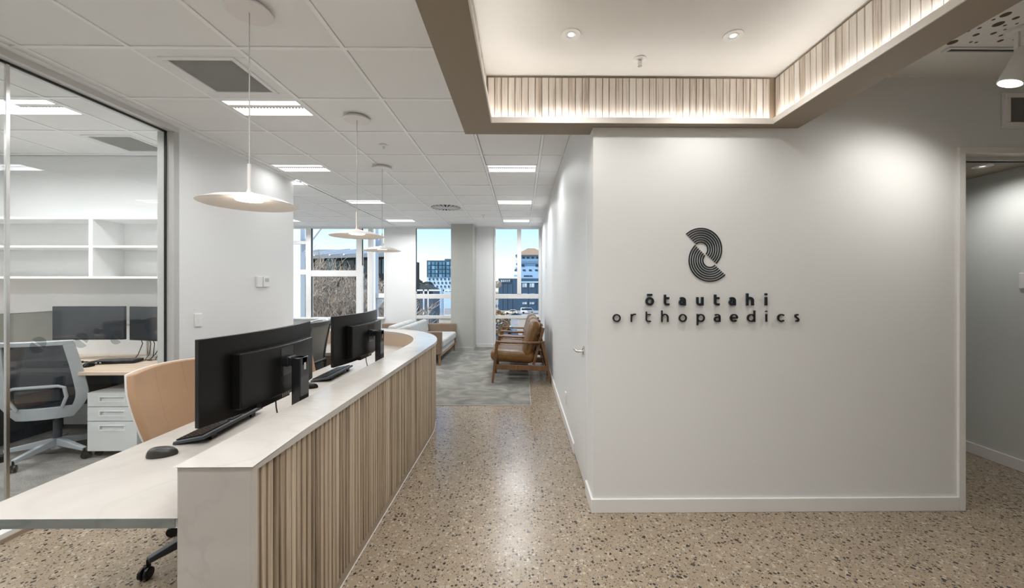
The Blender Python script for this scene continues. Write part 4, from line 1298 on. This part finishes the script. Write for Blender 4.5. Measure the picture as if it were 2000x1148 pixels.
M['wglint'] = paint('pale_window', (0.45, 0.53, 0.58), 0.3, 0.2, .5, 0)
M['steelw'] = paint('white_steel', (0.85, 0.85, 0.85), 0.5, 0.02, 1, 0)
M['carwhite'] = paint('white_car_paint', (0.75, 0.76, 0.77), 0.25, 0.02, 1, 0)
M['carcream'] = paint('cream_car_paint', (0.62, 0.55, 0.46), 0.25, 0.02, 1, 0)
M['cardark'] = paint('dark_car_paint', (0.03, 0.045, 0.06), 0.2, 0.02, 1, 0)
M['carblue'] = paint('blue_grey_car_paint', (0.20, 0.30, 0.40), 0.25, 0.02, 1, 0)
M['hedge'] = paint('dry_hedge', (0.36, 0.24, 0.12), 0.95, 0.35, 3, 0)
M['foliage'] = paint('grey_green_foliage', (0.07, 0.085, 0.08), 0.9, 0.4, 1.0, 0)
st(box('ground_street', -400, 400, 9.4, 600, GZ-.5, GZ, M['asphalt']))
pv = st(box('ground_paving', -60, -8, 40, 62, GZ, GZ+.05, M['paving']))
st(box('ground_forecourt', -40, -16, 96, 128, GZ, GZ+.06, M['paving']))
st(box('ground_kerb', -12, 16, 118, 126, GZ, GZ+.08, M['paving']))

def facade(name, label, x0, x1, y0, dep, z0, z1, mat, wins, cat='building'):
    t = thing(name, label, cat, ((x0+x1)/2, y0, GZ))
    hw = (x1-x0)/2
    MB().box(-hw, hw, 0, dep, z0-GZ, z1-GZ).build('walls', mat, t, smooth=False)
    for (a, b_, c, d_, m_) in wins:
        w = MB().box(a-(x0+x1)/2, b_-(x0+x1)/2, -.18, .02, c-GZ, d_-GZ).build('window', m_, t, smooth=False)
    return t
# block of flats seen left of the pillar (150 m away)
AY = 165.0
ws = []
kx = AY/756.63
def bx(u): return (u-1018.9)*kx
def bz(v): return 1.4416+(557-v)*kx
for r_ in range(4):
    zt, zb = bz(511.5+r_*7.9), bz(517.5+r_*7.9)
    for c_ in range(10):
        xa = bx(837+c_*7.1)
        ws.append((xa, xa+(5.6 if c_ % 2 else 4.2)*kx, zb, zt, M['bglass'] if (c_*3+r_*2) % 5 else M['lglass']))
for r_ in range(4):
    zt, zb = bz(543+r_*7.2), bz(547+r_*7.2)
    for c_ in range(8):
        xa = bx(838+c_*7.5+(r_ % 2)*2)
        ws.append((xa, xa+2.2*kx, zb, zt, M['dglass']))
t = facade('apartment_block', 'blue apartment block with dark glazed upper floors left of the pillar', bx(834), bx(915), AY, 20, GZ, bz(541), M['whiteblue'], ws[40:])
ox = (bx(834)+bx(915))/2
MB().box(bx(834)-ox, bx(915)-ox, -.1, 20, bz(541)-GZ, bz(508.5)-GZ).build('upper_floors', M['navy'], t, smooth=False)
for (a, b_, c, d_, m_) in ws[:40]:
    MB().box(a-ox, b_-ox, -.35, -.08, c-GZ, d_-GZ).build('window', m_, t, smooth=False)
MB().box(bx(866)-ox, bx(879)-ox, 3, 9, bz(508.5)-GZ, bz(504.5)-GZ).build('plant_room', M['slate'], t, smooth=False)

# dark hotel beside the pale tower (150 m)
AY = 150.0; kx = AY/756.63
ws = []
for r_, (va, vb) in enumerate(((553, 561), (573, 576), (590, 594))):
    for (ua, ub) in ((1020.5, 1029), (1034.5, 1043.5)):
        ws.append((bx(ua), bx(ub), bz(vb), bz(va), M['wglint']))
        ws.append((bx(ua+2.5), bx(ua+3.2), bz(vb), bz(va), M['dglass']))
t = facade('hotel_building', 'dark navy hotel block with QUEST sign outside the right window', bx(973.5), bx(1062), AY, 22, GZ, bz(543.5), M['navy'], ws)
ox = (bx(973.5)+bx(1062))/2
MB().box(bx(1018)-ox, bx(1062)-ox, -.3, .2, bz(552)-GZ, bz(549.5)-GZ).build('parapet', M['whiteblue'], t, smooth=False)
for u in (981, 990, 1000, 1030.5, 1046):
    MB().box(bx(u)-ox-.1, bx(u)-ox+.1, -.12, 0, 0, bz(552)-GZ).build('pier', M['slate'], t, smooth=False)
sg = MB().box(bx(976.3)-ox, bx(998)-ox, -.25, 0, bz(552)-GZ, bz(544.5)-GZ).build('sign_board', M['slate'], t, smooth=False)
for ch, u in zip('QUEST', (980.0, 984.2, 988.2, 991.6, 995.0)):
    st_, wd = glyph(ch, .24)
    mb = MB()
    xh = 4.0*kx*.86
    M4 = Matrix.Translation((bx(u)-ox-wd*xh/2*.8, 0, bz(550.2)-GZ)) @ Matrix.Diagonal((xh*.8, 1, xh, 1))
    for i, (pts, cl) in enumerate(st_): offset_stroke(mb, pts, .24, -.40-.01*i, -.26, cl, M4)
    mb.build('letter', M['steelw'], sg, smooth=False)
# pale tower with hipped roof
AY = 215.0; kx = AY/756.63
ws = []
for (va, vb, us) in ((501.5, 505, (1020, 1029, 1038, 1047)), (516, 520.5, (1019, 1046, 1051)), (537.5, 540, (1023, 1028, 1034)), (526, 529, (1021, 1033, 1045))):
    for u in us: ws.append((bx(u), bx(u+5), bz(vb), bz(va), M['dglass']))
t = facade('tower_building', 'pale blue tower with brown hipped roof outside the right window', bx(1010), bx(1066), AY, 22, GZ, bz(498), M['paleblue'], ws)
ox = (bx(1010)+bx(1066))/2
hw = (bx(1066)-bx(1010))/2+1
vs = [(-hw, -1, bz(498)-GZ), (hw, -1, bz(498)-GZ), (hw, 23, bz(498)-GZ), (-hw, 23, bz(498)-GZ), (-hw*.22, 8, bz(482)-GZ), (hw*.22, 8, bz(482)-GZ), (hw*.22, 14, bz(482)-GZ), (-hw*.22, 14, bz(482)-GZ)]
MB().add(vs, [(3,2,1,0),(4,5,6,7),(0,1,5,4),(1,2,6,5),(2,3,7,6),(3,0,4,7)]).build('roof', M['roofbrown'], t, smooth=False)
for v in (500, 508, 511):
    MB().box(-hw, hw, -1.2, 0, bz(v+1.0)-GZ, bz(v)-GZ).build('balcony_band', M['whiteblue'] if v != 500 else M['slate'], t, smooth=False)
for i, (u, v) in enumerate(((1007.5, 498), (1008, 513), (1006.5, 520), (1004.5, 525), (1003.5, 536))):
    MB().box(bx(u)-ox, bx(1011)-ox, 2, 8, bz(v+4)-GZ, bz(v)-GZ).build('balcony', M['slate'] if i % 2 else M['paleblue'], t, smooth=False)
# low hall with a big grey roof beyond the left windows
AY = 62.0; kx = AY/756.63
t = thing('hall_building', 'low dark hall with a broad grey ribbed roof behind the bare trees', 'building', (bx(640), AY, GZ))
ox = bx(640)
xa, xb = bx(560)-ox, bx(762)-ox
MB().box(xa, xb, 0, 18, 0, bz(500)-GZ).build('walls', M['dwall'], t, smooth=False)
MB().add([(xa-1, -3, bz(505)-GZ), (xb+1, -3, bz(499)-GZ), (xb+1, 12, bz(474)-GZ), (xa-1, 12, bz(474)-GZ), (xa-1, -3, bz(505)-GZ-.4), (xb+1, -3, bz(499)-GZ-.4), (xb+1, 12, bz(474)-GZ-.4), (xa-1, 12, bz(474)-GZ-.4)],
         [(0,1,2,3),(7,6,5,4),(0,4,5,1),(1,5,6,2),(2,6,7,3),(3,7,4,0)]).build('roof', M['roofgrey'], t, smooth=False)
for u in (588, 612, 636, 664, 690, 716, 742):
    x = bx(u)-ox
    f_ = (x-xa+1)/(xb-xa+2)
    zf = bz(505)+(bz(499)-bz(505))*f_-GZ
    MB().beam((x, -3.05, zf+.1), (x+2.6, 12, bz(474)-GZ+.1), .22, .2).build('roof_rib', M['steelw'], t, smooth=False)
for i, u in enumerate(range(566, 760, 13)):
    MB().box(bx(u)-ox, bx(u+10.5)-ox, -.12, 0, bz(534)-GZ, bz(505.5)-GZ).build('glass_bay', M['dglass'] if i % 4 != 2 else M['bglass'], t, smooth=False)  # blue bays carry the sky's reflection in their colour

# white steel frame of the building outside the left windows
def steel(label, x, top):
    t = thing('steel_post', label, 'post', (x, 10.6, 0))
    MB().box(-.11, .11, -.11, .11, -2.2, 3.4).build('post', M['steelw'], t, .006)
    if top > 3.3: MB().box(-.11, 1.1, -.08, .08, 1.10, 1.22).build('beam', M['steelw'], t, .004)
    if top > 3.3: MB().prism([(-.06, 1.10), (.36, 1.10), (.0, .62), (-.06, .62)], -.04, .04, 'y').build('bracket', M['steelw'], t, .003)
    MB().beam((-.05, 0, 2.25), (.75, 0, 3.3), .08, .16).build('brace', M['steelw'], t, .004)
    return t
steel('white steel post with bracket outside the narrow left window', -4.05, 3.4)
steel('white steel post outside the leftmost window', -6.06, 3.2)
t = thing('balcony_railing', 'white posts and rail of a terrace outside the window behind the sofa', 'railing', (-5.0, 22.0, GZ))
for x in (-.55, -.30, .58, 1.30, 1.42): MB().box(x-.035, x+.035, -.03, .03, 0, 9.5).build('post', M['steelw'], t, smooth=False)
for x in (.48, 1.2): MB().box(x-.06, x+.06, -.05, .05, 0, 9.6).build('panel_post', M['paleblue'], t, smooth=False)
MB().box(-1.6, 2.6, -.03, .03, 9.42, 9.5).build('top_rail', M['steelw'], t, smooth=False)

# bare trees
def bare_tree(label, loc, height, spread, seed, n0=9, depth=5, lean=0.0):
    rg = random.Random(seed)
    t = thing('bare_tree', label, 'tree', loc, 0, 'bare trees outside the left windows')
    tk = MB(); br = MB()
    tk.tube([(0, 0, 0), (.05, .02, height*.2), (.1, 0, height*.36)], [.24, .19, .10], 8)
    def grow(p, d, L, r, k):
        q = p
        pts = [p]; rs = [r]
        dd = d
        for i in range(3):
            dd = (dd + Vector((rg.uniform(-.25, .25), rg.uniform(-.25, .25), rg.uniform(-.05, .22)))).normalized()
            q = q + dd*L/3
            pts.append(q); rs.append(max(.010, r*(1-.13*(i+1))))
        br.tube(pts, rs, 4 if k < 4 else 3, cap=False)
        if k <= 0: return
        for i in range(3):
            f_ = rg.choice([1, 2, 3, 3])
            nd = (dd + Vector((rg.uniform(-.8, .8), rg.uniform(-.8, .8), rg.uniform(-.25, .55)))).normalized()
            grow(pts[f_], nd, L*rg.uniform(.62, .84), max(.010, rs[f_]*.78), k-1)
    for i in range(n0):
        a = 2*math.pi*i/n0+rg.uniform(-.3, .3)
        z = height*rg.uniform(.18, .42)
        d = Vector((math.cos(a)*spread, math.sin(a)*spread, 1)).normalized()
        grow(Vector((.05, 0, z)), d, height*.27, .075, depth)
    tk.build('trunk', M['bark'], t)
    br.build('branches', M['bark'], t)
    return t
for i, (x, y, h_, lab) in enumerate((
    (-9.6, 18.5, 8.9, 'bare branching tree outside the widest left window'),
    (-12.6, 20.0, 9.1, 'bare branching tree outside the leftmost window'),
    (-7.3, 19.5, 8.6, 'bare branching tree outside the narrow window beside the white post'),
    (-13.6, 26.0, 9.3, 'bare tree in the second row behind the leftmost window'),
    (-10.6, 25.0, 9.2, 'bare tree in the second row behind the widest left window'))):
    bare_tree(lab, (x, y, GZ), h_, .7, 20+i, 8, 6)
def leafy(label, loc, r, h_, seed, mat, cat='tree'):
    rg = random.Random(seed)
    t = thing('leafy_tree', label, cat, loc)
    MB().tube([(0, 0, 0), (0, 0, h_*.6)], [r*.09, r*.06], 8).build('trunk', M['bark'], t)
    mb = MB()
    for i in range(900):
        a, b_ = rg.uniform(0, 2*math.pi), rg.uniform(-1, 1)
        rad = r*rg.uniform(.55, 1.0)**.5
        c = Vector((rad*math.cos(a)*math.sqrt(1-b_*b_), rad*math.sin(a)*math.sqrt(1-b_*b_), h_-r*.8+rad*b_*.8))
        s_ = r*.10
        u_ = Vector((rg.uniform(-1, 1), rg.uniform(-1, 1), rg.uniform(-1, 1))).normalized()*s_
        w_ = u_.orthogonal().normalized()*s_*.7
        mb.add([c-u_, c+w_, c+u_, c-w_], [(0, 1, 2, 3)])
    mb.build('foliage', mat, t, smooth=False)
    return t
for i, (x, y, r, h_) in enumerate(((-31.8, 118, 2.3, 11.6), (-30.0, 124, 2.0, 11.0), (-8.0, 128, 1.5, 11.2), (-8.1, 120, 1.4, 7.5))):
    leafy(('grey tree at the left edge of the view beside the apartment block', 'second grey tree just left of the apartment block', 'slim tree at the left corner of the dark hotel', 'low shrub at the foot of the dark hotel')[i], (x, y, GZ), r, h_, 50+i, M['foliage'] if i < 2 else M['bark'])
hd = leafy('dry golden bush below the right window', (-1.70, 24.5, GZ), 1.0, 8.2, 71, M['hedge'], 'bush')

# low houses left of the apartment block
AY = 95.0; kx = AY/756.63
t = thing('low_house', 'dark low house with grey roof in front of the apartment block', 'house', (bx(826), AY, GZ))
ox = bx(826)
MB().box(bx(806)-ox, bx(846)-ox, 0, 8, 0, bz(567)-GZ).build('walls', M['slate'], t, smooth=False)
MB().prism([(bx(804)-ox, bz(567)-GZ), (bx(848)-ox, bz(567)-GZ), (bx(826)-ox, bz(555)-GZ)], -.5, 8.5, 'y').build('roof', M['foliage'], t, smooth=False)
for u in (812, 823, 834): MB().box(bx(u)-ox, bx(u+6)-ox, -.1, 0, bz(580)-GZ, bz(571)-GZ).build('window', M['dglass'], t, smooth=False)

# cars in the yard
def car(label, loc, rz, mat, van=False, group='parked cars'):
    t = thing('parked_van' if van else 'parked_car', label, 'van' if van else 'car', loc, rz, group)
    if van:
        L, Wd = 4.8, 1.75
        body = [(-2.4, .35), (2.35, .35), (2.4, .95), (2.05, 1.15), (1.35, 1.95), (-2.2, 2.0), (-2.4, 1.8)]
        win = [(-2.1, 1.22), (1.75, 1.22), (1.28, 1.80), (-2.1, 1.84)]
    else:
        L, Wd = 4.4, 1.75
        body = [(-2.2, .35), (2.2, .35), (2.2, .75), (1.9, .92), (.95, 1.0), (.35, 1.48), (-1.2, 1.52), (-1.95, 1.05), (-2.2, .95)]
        win = [(-1.72, 1.02), (.72, 1.02), (.26, 1.40), (-1.15, 1.43)]
    MB().prism(body, -Wd/2, Wd/2, 'y').build('body', mat, t, .08, 3)
    MB().prism(win, -Wd/2-.015, Wd/2+.015, 'y').build('side_glass', M['dglass'], t, smooth=False)
    fx = .55 if not van else 1.52
    MB().beam((fx+.28, 0, 1.08 if not van else 1.20), (fx-.05, 0, 1.42 if not van else 1.80), Wd*.86, .03, up=(1, 0, 1)).build('windscreen', M['dglass'], t, smooth=False)
    for x in (-L*.3, L*.31):
        for s_ in (-1, 1):
            MB().lathe([(0, -.1), (.33, -.1), (.33, .1), (0, .1)], 20, Matrix.Translation((x, s_*(Wd/2-.08), .33)) @ Matrix.Rotation(R(90), 4, 'X')).build('wheel', M['black'], t)
    return t
car('white van parked in front of the dark hotel', (2.05, 134, GZ), R(180)+R(180), M['carwhite'], True)
car('cream car parked left of the white van', (-3.4, 131, GZ), R(172), M['carcream'])
car('dark car parked nearer than the white van', (-2.2, 113, GZ+.05), R(165), M['cardark'])
car('blue grey car close below the right window', (-3.5, 76, GZ), R(170), M['carblue'])
car('white car farther left below the right window', (-4.4, 84, GZ), R(175), M['carwhite'])
